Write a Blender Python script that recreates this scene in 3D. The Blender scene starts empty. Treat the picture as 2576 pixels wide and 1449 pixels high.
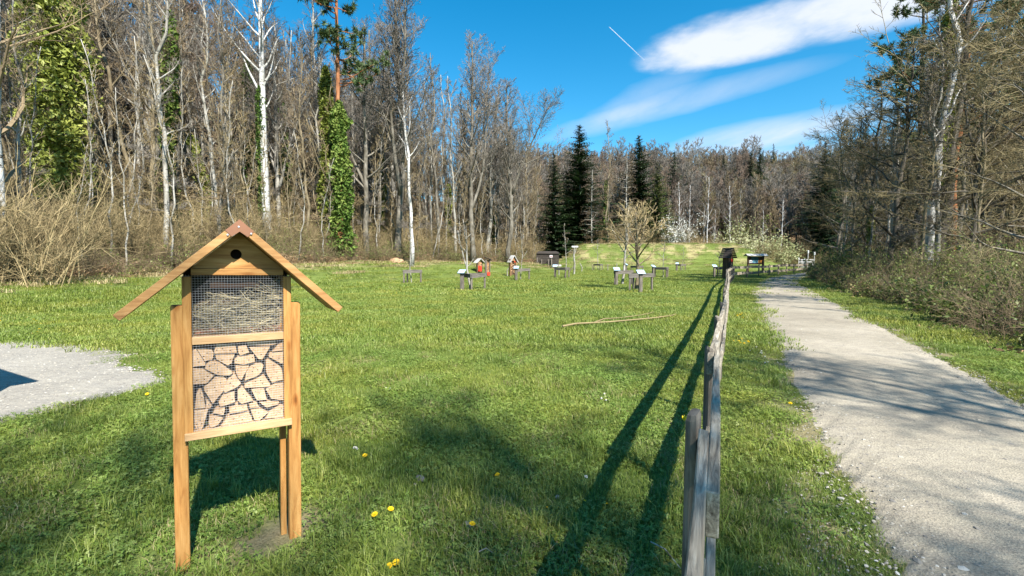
import bpy, bmesh, math, random
import numpy as np
from mathutils import Vector, Matrix

# ------------------------------------------------------------------ camera, sky, sun, exposure
F, HZ, CAMH = 1170.0, 650.0, 1.6          # focal length and horizon row, in pixels of a 2576 px wide picture
PITCH = math.atan((724.5 - HZ) / F)
SC = bpy.context.scene
COL = SC.collection
cam_d = bpy.data.cameras.new('camera'); cam = bpy.data.objects.new('camera', cam_d); COL.objects.link(cam)
cam.location = (0, 0, CAMH); cam.rotation_euler = (math.pi / 2 - PITCH, 0, 0)
cam_d.sensor_width = 36; cam_d.lens = 36 * F / 2576; cam_d.clip_start = 0.05; cam_d.clip_end = 20000
SC.camera = cam
AZ, EL = math.radians(29.8), math.radians(46.2)
SUN = Vector((math.sin(AZ) * math.cos(EL), -math.cos(AZ) * math.cos(EL), math.sin(EL)))
sun_d = bpy.data.lights.new('sun', 'SUN'); sun = bpy.data.objects.new('sun', sun_d); COL.objects.link(sun)
sun_d.energy = 5.0; sun_d.angle = math.radians(0.53); sun_d.color = (1, .95, .87)
sun.rotation_euler = SUN.to_track_quat('Z', 'Y').to_euler(); sun.location = (20, -30, 40)
SC.view_settings.view_transform = 'Standard'; SC.view_settings.look = 'None'
SC.view_settings.exposure = 1.2; SC.view_settings.gamma = 1
SC.cycles.max_bounces = 6; SC.cycles.diffuse_bounces = 1; SC.cycles.glossy_bounces = 2
SC.cycles.transmission_bounces = 3; SC.cycles.transparent_max_bounces = 4
SC.cycles.caustics_reflective = False; SC.cycles.caustics_refractive = False

def build_world():
    w = bpy.data.worlds.new('World'); SC.world = w; w.use_nodes = True
    nt = w.node_tree; N = nt.nodes; L = nt.links
    for n in list(N): N.remove(n)
    def nd(t, **k):
        n = N.new(t)
        for a, b in k.items(): setattr(n, a, b)
        return n
    def ma(op, a, b=None, c=None, clamp=False):
        n = nd('ShaderNodeMath', operation=op, use_clamp=clamp)
        for i, v in enumerate((a, b, c)):
            if v is None: continue
            if isinstance(v, (int, float)): n.inputs[i].default_value = v
            else: L.new(v, n.inputs[i])
        return n.outputs[0]
    out = nd('ShaderNodeOutputWorld'); bg = nd('ShaderNodeBackground'); L.new(bg.outputs[0], out.inputs[0])
    bg.inputs[1].default_value = 0.094
    sky = nd('ShaderNodeTexSky', sky_type='NISHITA'); sky.sun_disc = False
    sky.sun_elevation = EL; sky.sun_rotation = math.pi - AZ
    sky.air_density = 1.0; sky.dust_density = 0.25; sky.ozone_density = 3.0
    hs = nd('ShaderNodeHueSaturation'); hs.inputs['Saturation'].default_value = 1.42; hs.inputs['Value'].default_value = 1.0; hs.inputs['Hue'].default_value = .485
    L.new(sky.outputs[0], hs.inputs['Color'])
    tc = nd('ShaderNodeTexCoord'); sp = nd('ShaderNodeSeparateXYZ'); L.new(tc.outputs['Generated'], sp.inputs[0])
    zz = ma('MAXIMUM', sp.outputs[2], 0.03)
    px = ma('DIVIDE', sp.outputs[0], zz); py = ma('DIVIDE', sp.outputs[1], zz)
    cb = nd('ShaderNodeCombineXYZ'); L.new(px, cb.inputs[0]); L.new(py, cb.inputs[1])
    # warp
    def noise(vec, scale, det=5, rough=.55, off=(0, 0, 0), sc=(1, 1, 1), rot=0):
        mp = nd('ShaderNodeMapping'); mp.inputs['Location'].default_value = off; mp.inputs['Scale'].default_value = sc
        mp.inputs['Rotation'].default_value = (0, 0, rot); L.new(vec, mp.inputs[0])
        n = nd('ShaderNodeTexNoise'); n.inputs['Scale'].default_value = scale; n.inputs['Detail'].default_value = det
        n.inputs['Roughness'].default_value = rough; L.new(mp.outputs[0], n.inputs['Vector']); return n.outputs[0]
    w1 = noise(cb.outputs[0], 1.6, 4); w2 = noise(cb.outputs[0], 1.6, 4, off=(7, 3, 0))
    wx = ma('ADD', px, ma('MULTIPLY', ma('SUBTRACT', w1, .5), .18)); wy = ma('ADD', py, ma('MULTIPLY', ma('SUBTRACT', w2, .5), .26))
    def blob(cx, cy, dx, dy, la, lb, pw=1.0):
        # soft ellipse in the cloud plane: axis (dx,dy), half lengths la, lb
        l = math.hypot(dx, dy); dx, dy = dx / l, dy / l
        ax = ma('ADD', ma('MULTIPLY', ma('SUBTRACT', wx, cx), dx / la), ma('MULTIPLY', ma('SUBTRACT', wy, cy), dy / la))
        bx = ma('ADD', ma('MULTIPLY', ma('SUBTRACT', wx, cx), -dy / lb), ma('MULTIPLY', ma('SUBTRACT', wy, cy), dx / lb))
        r = ma('ADD', ma('MULTIPLY', ax, ax), ma('MULTIPLY', bx, bx))
        return ma('MULTIPLY', ma('SUBTRACT', 1.0, r, clamp=True), pw)
    A = 'ADD'
    def soft(x, lo, hi):
        n = nd('ShaderNodeMapRange', interpolation_type='SMOOTHSTEP'); L.new(x, n.inputs[0]); n.inputs[1].default_value = lo; n.inputs[2].default_value = hi; return n.outputs[0]
    n1 = noise(cb.outputs[0], 3.2, 8, .58); n1b = noise(cb.outputs[0], 9.0, 6, .6, off=(2, 5, 0), sc=(1, .7, 1))
    big = ma('MAXIMUM', blob(1.02, 2.22, .7, -.42, .52, .33, 1.0), blob(1.48, 1.86, .7, -.5, .75, .34, 1.0))
    edge = ma(A, ma('MULTIPLY', ma('SUBTRACT', n1, .5), .95), ma('MULTIPLY', ma('SUBTRACT', n1b, .5), .42))
    big = ma('MULTIPLY', soft(ma(A, big, ma('MULTIPLY', edge, ma('MINIMUM', ma('MULTIPLY', big, 3.0), 1.0))), .06, 1.0), .95)
    wisp = ma(A, blob(.95, 3.22, 1.0, -1.25, 1.15, .27, .50), blob(.80, 3.0, .3, -.8, .7, .2, .34))
    low = ma(A, blob(2.1, 3.8, .5, -.6, 1.0, .55, .85), blob(2.6, 4.6, 1, -.2, 1.3, .7, .5))
    n2 = noise(cb.outputs[0], 1.6, 7, .6, sc=(1.6, .6, 1), rot=.6)
    thin = ma('MULTIPLY', ma(A, wisp, low), ma(A, .05, ma('MULTIPLY', n2, 1.25)))
    n3 = noise(cb.outputs[0], .55, 6, .6, off=(4.2, 9.1, 0), sc=(1.5, .6, 1), rot=.5)
    rest = ma('MULTIPLY', ma('SUBTRACT', n3, .62, clamp=True), 2.2)
    # the scattered cloud field lies everywhere but the clear part of the sky ahead
    side = ma('MULTIPLY', ma('SUBTRACT', ma('ABSOLUTE', px), 2.2, clamp=True), 1.0, clamp=True)
    back = ma('MULTIPLY', ma('SUBTRACT', .8, py, clamp=True), 1.0, clamp=True)
    rest = ma('MULTIPLY', rest, ma('MAXIMUM', side, back))
    cov = ma('MINIMUM', ma(A, ma(A, big, thin), rest), 0.93)
    up = ma('MULTIPLY', ma('SUBTRACT', sp.outputs[2], .02, clamp=True), 12, clamp=True)
    cov = ma('MULTIPLY', cov, up)
    mx = nd('ShaderNodeMix', data_type='RGBA'); L.new(cov, mx.inputs['Factor']); L.new(hs.outputs[0], mx.inputs[6])
    mx.inputs[7].default_value = (4.5, 4.7, 5.1, 1)
    L.new(mx.outputs[2], bg.inputs[0])
build_world()

# ------------------------------------------------------------------ picture <-> place
def ray(u, v):
    x, y = (u - 1288) / F, -(v - 724.5) / F
    return np.array([x, math.cos(PITCH) + y * math.sin(PITCH), -math.sin(PITCH) + y * math.cos(PITCH)])
def G(u, v, z=0.0):
    r = ray(u, v); t = (z - CAMH) / r[2]; return r[0] * t, r[1] * t
def at(u, v, Y):
    r = ray(u, v); t = Y / r[1]; return np.array([r[0] * t, Y, CAMH + r[2] * t])

# ------------------------------------------------------------------ terrain
def sm(t): t = np.clip(t, 0, 1); return t * t * (3 - 2 * t)
_h = np.random.default_rng(5).random((256, 256))
def vn(x, y, s=1.0, o=0):
    x = np.asarray(x, float) / s + 17.3 * o + 1000; y = np.asarray(y, float) / s + 9.7 * o + 1000
    i, j = np.floor(x).astype(int), np.floor(y).astype(int); fx, fy = sm(x - i), sm(y - j)
    g = lambda a, b: _h[a % 256, b % 256]
    return (g(i, j) * (1 - fx) + g(i + 1, j) * fx) * (1 - fy) + (g(i, j + 1) * (1 - fx) + g(i + 1, j + 1) * fx) * fy
EY = np.array([-60, 5, 16.4, 22.7, 30.3, 39.2, 58.1, 74, 80, 300.])
EX = np.array([-19, -18.5, -18.1, -17.3, -14.2, -9.65, 2.6, 5, 5, 5.])
EZ = np.array([.4, .6, .69, .82, 1.2, 1.35, 1.0, .9, .9, .9])
RX = np.array([13, 9.0, 9.4, 13.0, 14.8, 24.6, 38, 70.]); RY = np.array([-30, 4, 8.5, 14.4, 18.7, 37, 58, 64.])
def s_left(x, y): return (np.interp(y, EY, EX) - x) * .85          # >0 inside the left wood
def s_right(x, y): return x - np.interp(y, RY, RX)                  # >0 inside the right wood
def mound(x, y): return sm((x - 5.0) / 6.5) * sm((42 - x) / 10) * sm((y - 62) / 8.5) * sm((86 - y) / 9)
def H(x, y):
    x = np.asarray(x, float); y = np.asarray(y, float)
    s = s_left(x, y)
    z = np.interp(y, EY, EZ) * sm((s + 5) / 5)
    sl = np.interp(y, [0, 35, 60, 90], [.30, .26, .10, .04])
    z = z + sl * np.clip(s, 0, 45)
    z = z + 19 * sm((y - 86) / 75) + 3.8 * mound(x, y) + .06 * np.clip(s_right(x, y) - 6, 0, 60)
    far = sm((y - 3) / 8) * sm((s_right(x, y) * -1 - 5) / 5) * sm((y - 11 + np.clip(x + 3, 0, 20)) / 4)
    z = z + .05 * (vn(x, y, 2.6) - .5) * far + .1 * (vn(x, y, .8, 3) - .5) * sm((s - 0) / 3) + .25 * (vn(x, y, 3, 4) - .5) * sm((y - 63) / 5) * sm((60 - y + 63) / 9)
    return z
def Hs(x, y): return float(H(x, y))

# path outline
PL = [(2300, 1700), (2180, 1449), (2085, 1250), (2005, 1050), (1925, 850), (1888, 765), (1880, 728), (1912, 704), (1962, 692), (2040, 683.5)]
PR = [(3050, 1330), (2576, 1000), (2440, 930), (2290, 852), (2160, 787), (2065, 737), (2012, 713), (2024, 700), (2060, 690.5), (2110, 686)]
pl = [np.array(G(*p)) for p in PL]; pr = [np.array(G(*p)) for p in PR]
pl = [np.array([pl[0][0] + .5, -6.0])] + pl; pr = [np.array([pr[0][0] - .6, -6.0])] + pr
def resample(P, n):
    P = np.array(P); d = np.r_[0, np.cumsum(np.hypot(*np.diff(P, axis=0).T))]
    # smooth (Catmull-like) by dense linear then averaging
    t = np.linspace(0, d[-1], n); Q = np.c_[np.interp(t, d, P[:, 0]), np.interp(t, d, P[:, 1])]
    k = np.ones(9) / 9
    for _ in range(2):
        q = np.pad(Q, ((4, 4), (0, 0)), mode='edge'); q[:4] = Q[0] - (Q[1:5] - Q[0])[::-1]; q[-4:] = Q[-1] + (Q[-1] - Q[-5:-1][::-1])
        Q = np.c_[np.convolve(q[:, 0], k, 'valid'), np.convolve(q[:, 1], k, 'valid')]
    return Q
def corr(P):   # same parameter on both sides
    return np.array(P)
NP_ = 260
tpar = np.linspace(0, 1, len(pl)); tt = np.linspace(0, 1, NP_)
def along(P):
    P = np.array(P); Q = np.c_[np.interp(tt, tpar, P[:, 0]), np.interp(tt, tpar, P[:, 1])]
    k = np.ones(15) / 15; o = Q.copy()
    for c in (0, 1): o[7:-7, c] = np.convolve(Q[:, c], k, 'valid')
    return o
PLs, PRs = along(pl), along(pr)
def in_poly(x, y, P):
    x = np.asarray(x); y = np.asarray(y); c = np.zeros(x.shape, bool); j = len(P) - 1
    for i in range(len(P)):
        xi, yi = P[i]; xj, yj = P[j]
        if yi != yj:
            m = ((yi > y) != (yj > y)) & (x < (xj - xi) * (y - yi) / (yj - yi) + xi); c ^= m
        j = i
    return c
PATHPOLY = [tuple(p) for p in PLs[::4]] + [tuple(p) for p in PRs[::-1][::4]]
YARD = [G(*p) for p in [(-260, 840), (0, 862), (130, 858), (260, 872), (350, 890), (300, 915), (410, 935), (430, 958), (330, 990), (200, 1018), (90, 1048), (0, 1070), (-300, 1130), (-700, 1000)]]
BARE = [(790, 1318, .17), (700, 1300, .1), (640, 1400, .13), (462, 1440, .13), (500, 1425, .10), (742, 1366, .13), (770, 785, .55), (1075, 1205, .1), (580, 1390, .1)]
BARE = [(*G(u, v), r) for u, v, r in BARE]

# ------------------------------------------------------------------ materials
def new_mat(name):
    m = bpy.data.materials.new(name); m.use_nodes = True; nt = m.node_tree
    return m, nt, nt.nodes, nt.links, nt.nodes['Principled BSDF']
def ramp(N, stops):
    r = N.new('ShaderNodeValToRGB'); e = r.color_ramp.elements
    while len(e) < len(stops): e.new(.5)
    for k, (p, c) in zip(e, stops): k.position = p; k.color = (*c, 1)
    return r
def noise_node(N, L, vec, scale, det=4, rough=.6, sc=None, dist=0):
    n = N.new('ShaderNodeTexNoise'); n.inputs['Scale'].default_value = scale; n.inputs['Detail'].default_value = det
    n.inputs['Roughness'].default_value = rough; n.inputs['Distortion'].default_value = dist
    if sc:
        mp = N.new('ShaderNodeMapping'); mp.inputs['Scale'].default_value = sc; L.new(vec, mp.inputs[0]); vec = mp.outputs[0]
    L.new(vec, n.inputs['Vector']); return n
def bump(N, L, h, b, st=.3, d=.01):
    n = N.new('ShaderNodeBump'); n.inputs['Strength'].default_value = st; n.inputs['Distance'].default_value = d
    L.new(h, n.inputs['Height']); L.new(n.outputs[0], b.inputs['Normal'])
def plain(name, c, rough=.7, metal=0, spec=.3):
    m, nt, N, L, b = new_mat(name); b.inputs['Base Color'].default_value = (*c, 1); b.inputs['Roughness'].default_value = rough
    b.inputs['Metallic'].default_value = metal; b.inputs['Specular IOR Level'].default_value = spec; return m
def wood(name, c1, c2, c3, axis='z', freq=1.0, rough=.65, knots=0.0, bmp=.35):
    m, nt, N, L, b = new_mat(name)
    tc = N.new('ShaderNodeTexCoord').outputs['Object']
    sc = {'x': (.09, 1, 1), 'y': (1, .09, 1), 'z': (1, 1, .09)}[axis]
    n = noise_node(N, L, tc, 42 * freq, 5, .65, sc, .6)
    n2 = noise_node(N, L, tc, 5 * freq, 3, .5, tuple(max(.3, s) for s in sc))
    r = ramp(N, [(.28, c1), (.5, c2), (.72, c3)]); L.new(n.outputs[0], r.inputs[0])
    mx = N.new('ShaderNodeMix'); mx.data_type = 'RGBA'; mx.blend_type = 'MULTIPLY'; mx.inputs[0].default_value = .75
    r2 = ramp(N, [(.3, (.62, .58, .52)), (.62, (1, 1, 1))]); L.new(n2.outputs[0], r2.inputs[0])
    L.new(r.outputs[0], mx.inputs[6]); L.new(r2.outputs[0], mx.inputs[7])
    col = mx.outputs[2]
    if knots:
        vo = N.new('ShaderNodeTexVoronoi'); vo.inputs['Scale'].default_value = 7
        mp = N.new('ShaderNodeMapping'); mp.inputs['Scale'].default_value = {'x': (.5, 1.3, 1.3), 'y': (1.3, .5, 1.3), 'z': (1.3, 1.3, .5)}[axis]
        L.new(tc, mp.inputs[0]); L.new(mp.outputs[0], vo.inputs['Vector'])
        rk = ramp(N, [(.06, (.3, .17, .08)), (.1, (.7, .5, .35)), (.17, (1, 1, 1))]); L.new(vo.outputs['Distance'], rk.inputs[0])
        m2 = N.new('ShaderNodeMix'); m2.data_type = 'RGBA'; m2.blend_type = 'MULTIPLY'; m2.inputs[0].default_value = knots
        L.new(col, m2.inputs[6]); L.new(rk.outputs[0], m2.inputs[7]); col = m2.outputs[2]
    L.new(col, b.inputs['Base Color']); b.inputs['Roughness'].default_value = rough; b.inputs['Specular IOR Level'].default_value = .25
    bump(N, L, n.outputs[0], b, bmp, .004); return m
M = {}
M['lumber_v'] = wood('lumber_upright', (.28, .12, .032), (.47, .235, .07), (.60, .345, .125), 'z', 1, .6, .8)
M['lumber_h'] = wood('lumber_level', (.32, .14, .042), (.50, .255, .082), (.62, .365, .145), 'x', 1, .6, .6)
M['lumber_pale'] = wood('lumber_pale', (.42, .24, .11), (.58, .37, .19), (.68, .46, .26), 'x', 1.2, .65)
M['roof_wood'] = wood('roof_wood', (.34, .16, .058), (.50, .265, .10), (.60, .36, .155), 'x', 1.3, .6)
M['log_end'] = wood('log_end_grain', (.40, .25, .14), (.56, .37, .22), (.66, .47, .30), 'y', .8, .8)
M['grey_wood'] = wood('grey_weathered_wood', (.07, .056, .043), (.33, .285, .215), (.60, .54, .43), 'y', 1.1, .85, .3, 1.0)
M['guard_wood'] = wood('dark_weathered_board', (.05, .045, .04), (.16, .145, .125), (.32, .295, .26), 'y', .6, .85, .3, .8)
M['grey_wood_x'] = wood('grey_weathered_plank', (.10, .09, .085), (.25, .235, .215), (.40, .38, .35), 'x', .5, .85, .3, .8)
M['grey_wood_z'] = wood('grey_weathered_post', (.06, .05, .042), (.16, .14, .115), (.32, .285, .235), 'z', .6, .85, .3, .8)
M['dark_wood'] = wood('dark_stained_wood', (.025, .02, .018), (.05, .042, .036), (.09, .075, .065), 'x', .4, .8)
M['brown_wood'] = wood('brown_hut_wood', (.05, .03, .02), (.11, .065, .04), (.2, .13, .08), 'z', .4, .8)
M['orange_wood'] = wood('orange_hut_wood', (.22, .11, .05), (.36, .2, .1), (.5, .32, .17), 'z', .4, .7)
M['pale_roof'] = wood('pale_roof_board', (.35, .34, .33), (.5, .49, .47), (.65, .63, .6), 'y', .4, .7)
M['black'] = plain('interior_shade_black', (.03, .025, .02), .9)  # near-black colour puts in the shade of the hotel's interior
M['copper'] = plain('copper_sheet', (.36, .17, .10), .42, .55)
M['zinc'] = plain('galvanised_wire', (.72, .74, .78), .38, .6, .5)
M['straw'] = plain('straw', (.55, .46, .28), .6)
M['straw2'] = plain('grey_hay', (.27, .225, .14), .8)
M['terracotta'] = plain('terracotta', (.42, .17, .10), .8)
M['red'] = plain('red_panel', (.62, .045, .025), .5)
M['blue_plate'] = plain('pale_blue_sign_face', (.40, .56, .66), .35, 0, .5)
M['white'] = plain('white_paint', (.78, .78, .78), .5)
M['cyan_print'] = plain('cyan_print', (.22, .46, .58), .5)
M['teal_print'] = plain('teal_print', (.05, .14, .15), .5)
M['orange_print'] = plain('orange_print', (.7, .28, .06), .5)
M['ink'] = plain('dark_ink', (.05, .05, .06), .6)
M['yellow_plastic'] = plain('yellow_plastic', (.80, .60, .02), .4)
M['dandelion'] = plain('dandelion_petal', (.85, .55, .01), .7)
M['daisy'] = plain('daisy_petal', (.85, .85, .85), .7)
M['stem'] = plain('green_stem', (.12, .22, .05), .6)
M['clay'] = plain('reddish_soil', (.42, .26, .15), .9)

def bark(name, c1, c2, c3, scale=6, marks=None, bmp=.6):
    m, nt, N, L, b = new_mat(name)
    tc = N.new('ShaderNodeTexCoord').outputs['Object']
    n = noise_node(N, L, tc, scale, 5, .65, (1, 1, .25)); n2 = noise_node(N, L, tc, scale * .25, 3, .6, (1, 1, .5))
    r = ramp(N, [(.3, c1), (.5, c2), (.7, c3)]); L.new(n.outputs[0], r.inputs[0])
    mx = N.new('ShaderNodeMix'); mx.data_type = 'RGBA'; mx.blend_type = 'MULTIPLY'; mx.inputs[0].default_value = .8
    r2 = ramp(N, [(.35, (.45, .45, .40)), (.6, (1, 1, 1))]); L.new(n2.outputs[0], r2.inputs[0])
    L.new(r.outputs[0], mx.inputs[6]); L.new(r2.outputs[0], mx.inputs[7]); col = mx.outputs[2]
    if marks:
        n3 = noise_node(N, L, tc, 3.2, 4, .7, (.8, .8, 2.2)); r3 = ramp(N, [(.57, (1, 1, 1)), (.62, marks)]); L.new(n3.outputs[0], r3.inputs[0])
        m2 = N.new('ShaderNodeMix'); m2.data_type = 'RGBA'; m2.blend_type = 'MULTIPLY'; m2.inputs[0].default_value = 1
        L.new(col, m2.inputs[6]); L.new(r3.outputs[0], m2.inputs[7]); col = m2.outputs[2]
    L.new(col, b.inputs['Base Color']); b.inputs['Roughness'].default_value = .9; b.inputs['Specular IOR Level'].default_value = .1
    bump(N, L, n.outputs[0], b, bmp, .03); return m
M['bark_grey'] = bark('grey_bark', (.10, .088, .07), (.20, .18, .145), (.32, .295, .25))
M['bark_pale'] = bark('pale_bark', (.22, .20, .17), (.38, .36, .315), (.52, .50, .45), 5, (.25, .23, .2))
M['bark_birch'] = bark('birch_bark', (.42, .41, .39), (.64, .63, .60), (.75, .74, .72), 4, (.12, .11, .1))
M['bark_dark'] = bark('dark_bark', (.045, .04, .032), (.11, .095, .075), (.20, .18, .15))
M['bark_pine'] = bark('orange_pine_bark', (.17, .07, .035), (.33, .14, .065), (.45, .22, .11), 5)
M['bark_tan'] = bark('tan_stem_bark', (.13, .10, .062), (.24, .195, .125), (.36, .305, .21))
def twigmat(name, c, var=.35):
    m, nt, N, L, b = new_mat(name)
    oi = N.new('ShaderNodeObjectInfo'); tc = N.new('ShaderNodeTexCoord').outputs['Object']
    n = noise_node(N, L, tc, .9, 2)
    ad = N.new('ShaderNodeMath'); ad.operation = 'ADD'; L.new(n.outputs[0], ad.inputs[0]); L.new(oi.outputs['Random'], ad.inputs[1])
    r = ramp(N, [(.35, tuple(x * (1 - var) for x in c)), (1.0, tuple(min(1, x * (1 + var)) for x in c))])
    d2 = N.new('ShaderNodeMath'); d2.operation = 'MULTIPLY'; d2.inputs[1].default_value = .75; L.new(ad.outputs[0], d2.inputs[0]); L.new(d2.outputs[0], r.inputs[0])
    L.new(r.outputs[0], b.inputs['Base Color']); b.inputs['Roughness'].default_value = .85; b.inputs['Specular IOR Level'].default_value = .1; return m
M['twig_grey'] = twigmat('grey_twigs', (.165, .145, .12))
M['twig_brown'] = twigmat('brown_twigs', (.185, .14, .085))
M['twig_tan'] = twigmat('tan_stems', (.27, .21, .11))
M['twig_red'] = twigmat('reddish_birch_twigs', (.185, .135, .10))
M['twig_olive'] = twigmat('olive_twigs', (.195, .16, .085))
def leafmat(name, c1, c2, c3, trans=.25, rough=.5, patch=None, gloss=.3):
    # blade or leaf colour: varies piece by piece (attribute v) and per clump
    m, nt, N, L, b = new_mat(name)
    at_ = N.new('ShaderNodeAttribute'); at_.attribute_name = 'v'
    oi = N.new('ShaderNodeObjectInfo')
    mm = N.new('ShaderNodeMath'); mm.operation = 'MULTIPLY_ADD'; mm.inputs[1].default_value = .65; L.new(at_.outputs['Fac'], mm.inputs[0])
    m3 = N.new('ShaderNodeMath'); m3.operation = 'MULTIPLY'; m3.inputs[1].default_value = .35; L.new(oi.outputs['Random'], m3.inputs[0]); L.new(m3.outputs[0], mm.inputs[2])
    r = ramp(N, [(.1, c1), (.5, c2), (.92, c3)]); L.new(mm.outputs[0], r.inputs[0]); col = r.outputs[0]
    if patch:
        ge = N.new('ShaderNodeNewGeometry'); n = noise_node(N, L, ge.outputs['Position'], patch[0], 4, .6)
        r2 = ramp(N, [(patch[1], (1, 1, 1)), (patch[2], patch[3])]); L.new(n.outputs[0], r2.inputs[0])
        mx = N.new('ShaderNodeMix'); mx.data_type = 'RGBA'; mx.blend_type = 'MULTIPLY'; mx.inputs[0].default_value = 1
        L.new(col, mx.inputs[6]); L.new(r2.outputs[0], mx.inputs[7]); col = mx.outputs[2]
    L.new(col, b.inputs['Base Color']); b.inputs['Roughness'].default_value = rough; b.inputs['Specular IOR Level'].default_value = gloss
    if trans:
        tr = N.new('ShaderNodeBsdfTranslucent'); ms = N.new('ShaderNodeMixShader'); ms.inputs[0].default_value = trans
        L.new(col, tr.inputs[0]); L.new(b.outputs[0], ms.inputs[1]); L.new(tr.outputs[0], ms.inputs[2])
        L.new(ms.outputs[0], N['Material Output'].inputs[0])
    return m
GR = (.6, .42, .72, (1.42, 1.1, .95))
M['grass'] = leafmat('grass_blade', (.09, .14, .02), (.19, .268, .042), (.335, .385, .115), .3, .45, GR, .4)
M['clover'] = leafmat('clover_leaf', (.08, .138, .02), (.165, .25, .042), (.27, .34, .095), .25, .5, GR, .35)
M['dry_grass'] = leafmat('dry_grass', (.25, .19, .09), (.42, .34, .17), (.5, .42, .24), .2, .6)
M['ivy'] = leafmat('ivy_leaf', (.022, .055, .010), (.08, .14, .024), (.24, .30, .07), .12, .6, None, .12)
M['ivy_light'] = leafmat('yellow_green_foliage', (.07, .09, .014), (.21, .25, .04), (.38, .40, .10), .2, .5)
M['needles'] = leafmat('spruce_needles', (.018, .042, .014), (.042, .085, .026), (.09, .14, .042), .1, .6)
M['needles_pine'] = leafmat('pine_needles', (.03, .06, .02), (.075, .12, .04), (.15, .19, .07), .15, .6)
M['needles_yellow'] = leafmat('yellow_green_needles', (.05, .075, .015), (.11, .14, .03), (.19, .21, .06), .15, .6)
M['buds'] = leafmat('fresh_small_leaves', (.10, .14, .02), (.19, .24, .05), (.30, .34, .10), .25, .6)
M['blossom'] = leafmat('white_blossom', (.5, .5, .42), (.68, .68, .6), (.8, .8, .75), .2, .7)
M['blossom_green'] = leafmat('greenish_blossom', (.30, .33, .14), (.46, .48, .24), (.62, .62, .40), .2, .7)
M['bramble'] = leafmat('bramble_leaf', (.06, .085, .018), (.13, .17, .035), (.24, .26, .075), .2, .5)
M['dead_leaf'] = leafmat('dead_leaf', (.13, .075, .035), (.26, .16, .08), (.40, .27, .15), .15, .8)

def ground_mat():
    m, nt, N, L, b = new_mat('meadow_and_forest_floor')
    at_ = N.new('ShaderNodeAttribute'); at_.attribute_name = 'forest'
    ad = N.new('ShaderNodeAttribute'); ad.attribute_name = 'dry'
    ge = N.new('ShaderNodeNewGeometry'); P = ge.outputs['Position']
    n1 = noise_node(N, L, P, 9, 6, .7); n2 = noise_node(N, L, P, .35, 4, .6); n3 = noise_node(N, L, P, 60, 3, .7)
    g = ramp(N, [(.3, (.065, .085, .022)), (.5, (.12, .165, .036)), (.72, (.22, .23, .08))]); L.new(n1.outputs[0], g.inputs[0])
    s = ramp(N, [(.35, (.19, .145, .085)), (.65, (.33, .26, .16))]); L.new(n3.outputs[0], s.inputs[0])
    f = ramp(N, [(.3, (.085, .058, .032)), (.5, (.16, .11, .062)), (.7, (.27, .19, .11))]); L.new(n1.outputs[0], f.inputs[0])
    d = ramp(N, [(.35, (.30, .24, .12)), (.65, (.46, .38, .21))]); L.new(n1.outputs[0], d.inputs[0])
    def mix(a, c, fac):
        k = N.new('ShaderNodeMix'); k.data_type = 'RGBA'; L.new(fac, k.inputs[0]); L.new(a, k.inputs[6]); L.new(c, k.inputs[7]); return k.outputs[2]
    rs = ramp(N, [(.55, (0, 0, 0)), (.68, (.75, .75, .75))]); L.new(n2.outputs[0], rs.inputs[0])
    rn = ramp(N, [(.45, (0, 0, 0)), (.6, (1, 1, 1))]); L.new(n1.outputs[0], rn.inputs[0])
    mu = N.new('ShaderNodeMath'); mu.operation = 'MULTIPLY'; L.new(rs.outputs[0], mu.inputs[0]); L.new(rn.outputs[0], mu.inputs[1])
    c = mix(g.outputs[0], s.outputs[0], mu.outputs[0])
    ab = N.new('ShaderNodeAttribute'); ab.attribute_name = 'bare'
    c = mix(c, s.outputs[0], ab.outputs['Fac'])
    c = mix(c, d.outputs[0], ad.outputs['Fac']); c = mix(c, f.outputs[0], at_.outputs['Fac'])
    L.new(c, b.inputs['Base Color']); b.inputs['Roughness'].default_value = .95; b.inputs['Specular IOR Level'].default_value = .1
    bump(N, L, n1.outputs[0], b, .8, .06); return m
def gravel_mat(name, c1, c2, c3, spots):
    m, nt, N, L, b = new_mat(name)
    ge = N.new('ShaderNodeNewGeometry'); P = ge.outputs['Position']
    n1 = noise_node(N, L, P, .55, 5, .6); n2 = noise_node(N, L, P, 55, 4, .75); n3 = noise_node(N, L, P, 14, 4, .7, (.4, 1, 1))
    vo = N.new('ShaderNodeTexVoronoi'); vo.inputs['Scale'].default_value = 75; L.new(P, vo.inputs['Vector'])
    r = ramp(N, [(.3, c1), (.5, c2), (.7, c3)]); L.new(n1.outputs[0], r.inputs[0])
    r2 = ramp(N, [(.25, (.5, .5, .5)), (.5, (.92, .92, .92)), (.75, (1.12, 1.12, 1.12))]); L.new(n2.outputs[0], r2.inputs[0])
    r3 = ramp(N, [(.3, (.72, .72, .74)), (.6, (1.05, 1.04, 1.0))]); L.new(n3.outputs[0], r3.inputs[0])
    rv = ramp(N, [(0, (.55, .55, .57)), (.5, (1, 1, 1)), (1, (1.1, 1.08, 1.05))]); L.new(vo.outputs['Color'], rv.inputs[0])
    c = r.outputs[0]
    for x, fac in ((r2, .8), (r3, .8), (rv, spots)):
        k = N.new('ShaderNodeMix'); k.data_type = 'RGBA'; k.blend_type = 'MULTIPLY'; k.inputs[0].default_value = fac
        L.new(c, k.inputs[6]); L.new(x.outputs[0], k.inputs[7]); c = k.outputs[2]
    L.new(c, b.inputs['Base Color']); b.inputs['Roughness'].default_value = .95; b.inputs['Specular IOR Level'].default_value = .15
    ad = N.new('ShaderNodeMath'); ad.operation = 'ADD'; L.new(n2.outputs[0], ad.inputs[0]); L.new(vo.outputs['Distance'], ad.inputs[1])
    bump(N, L, ad.outputs[0], b, .7, .006); return m
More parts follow.
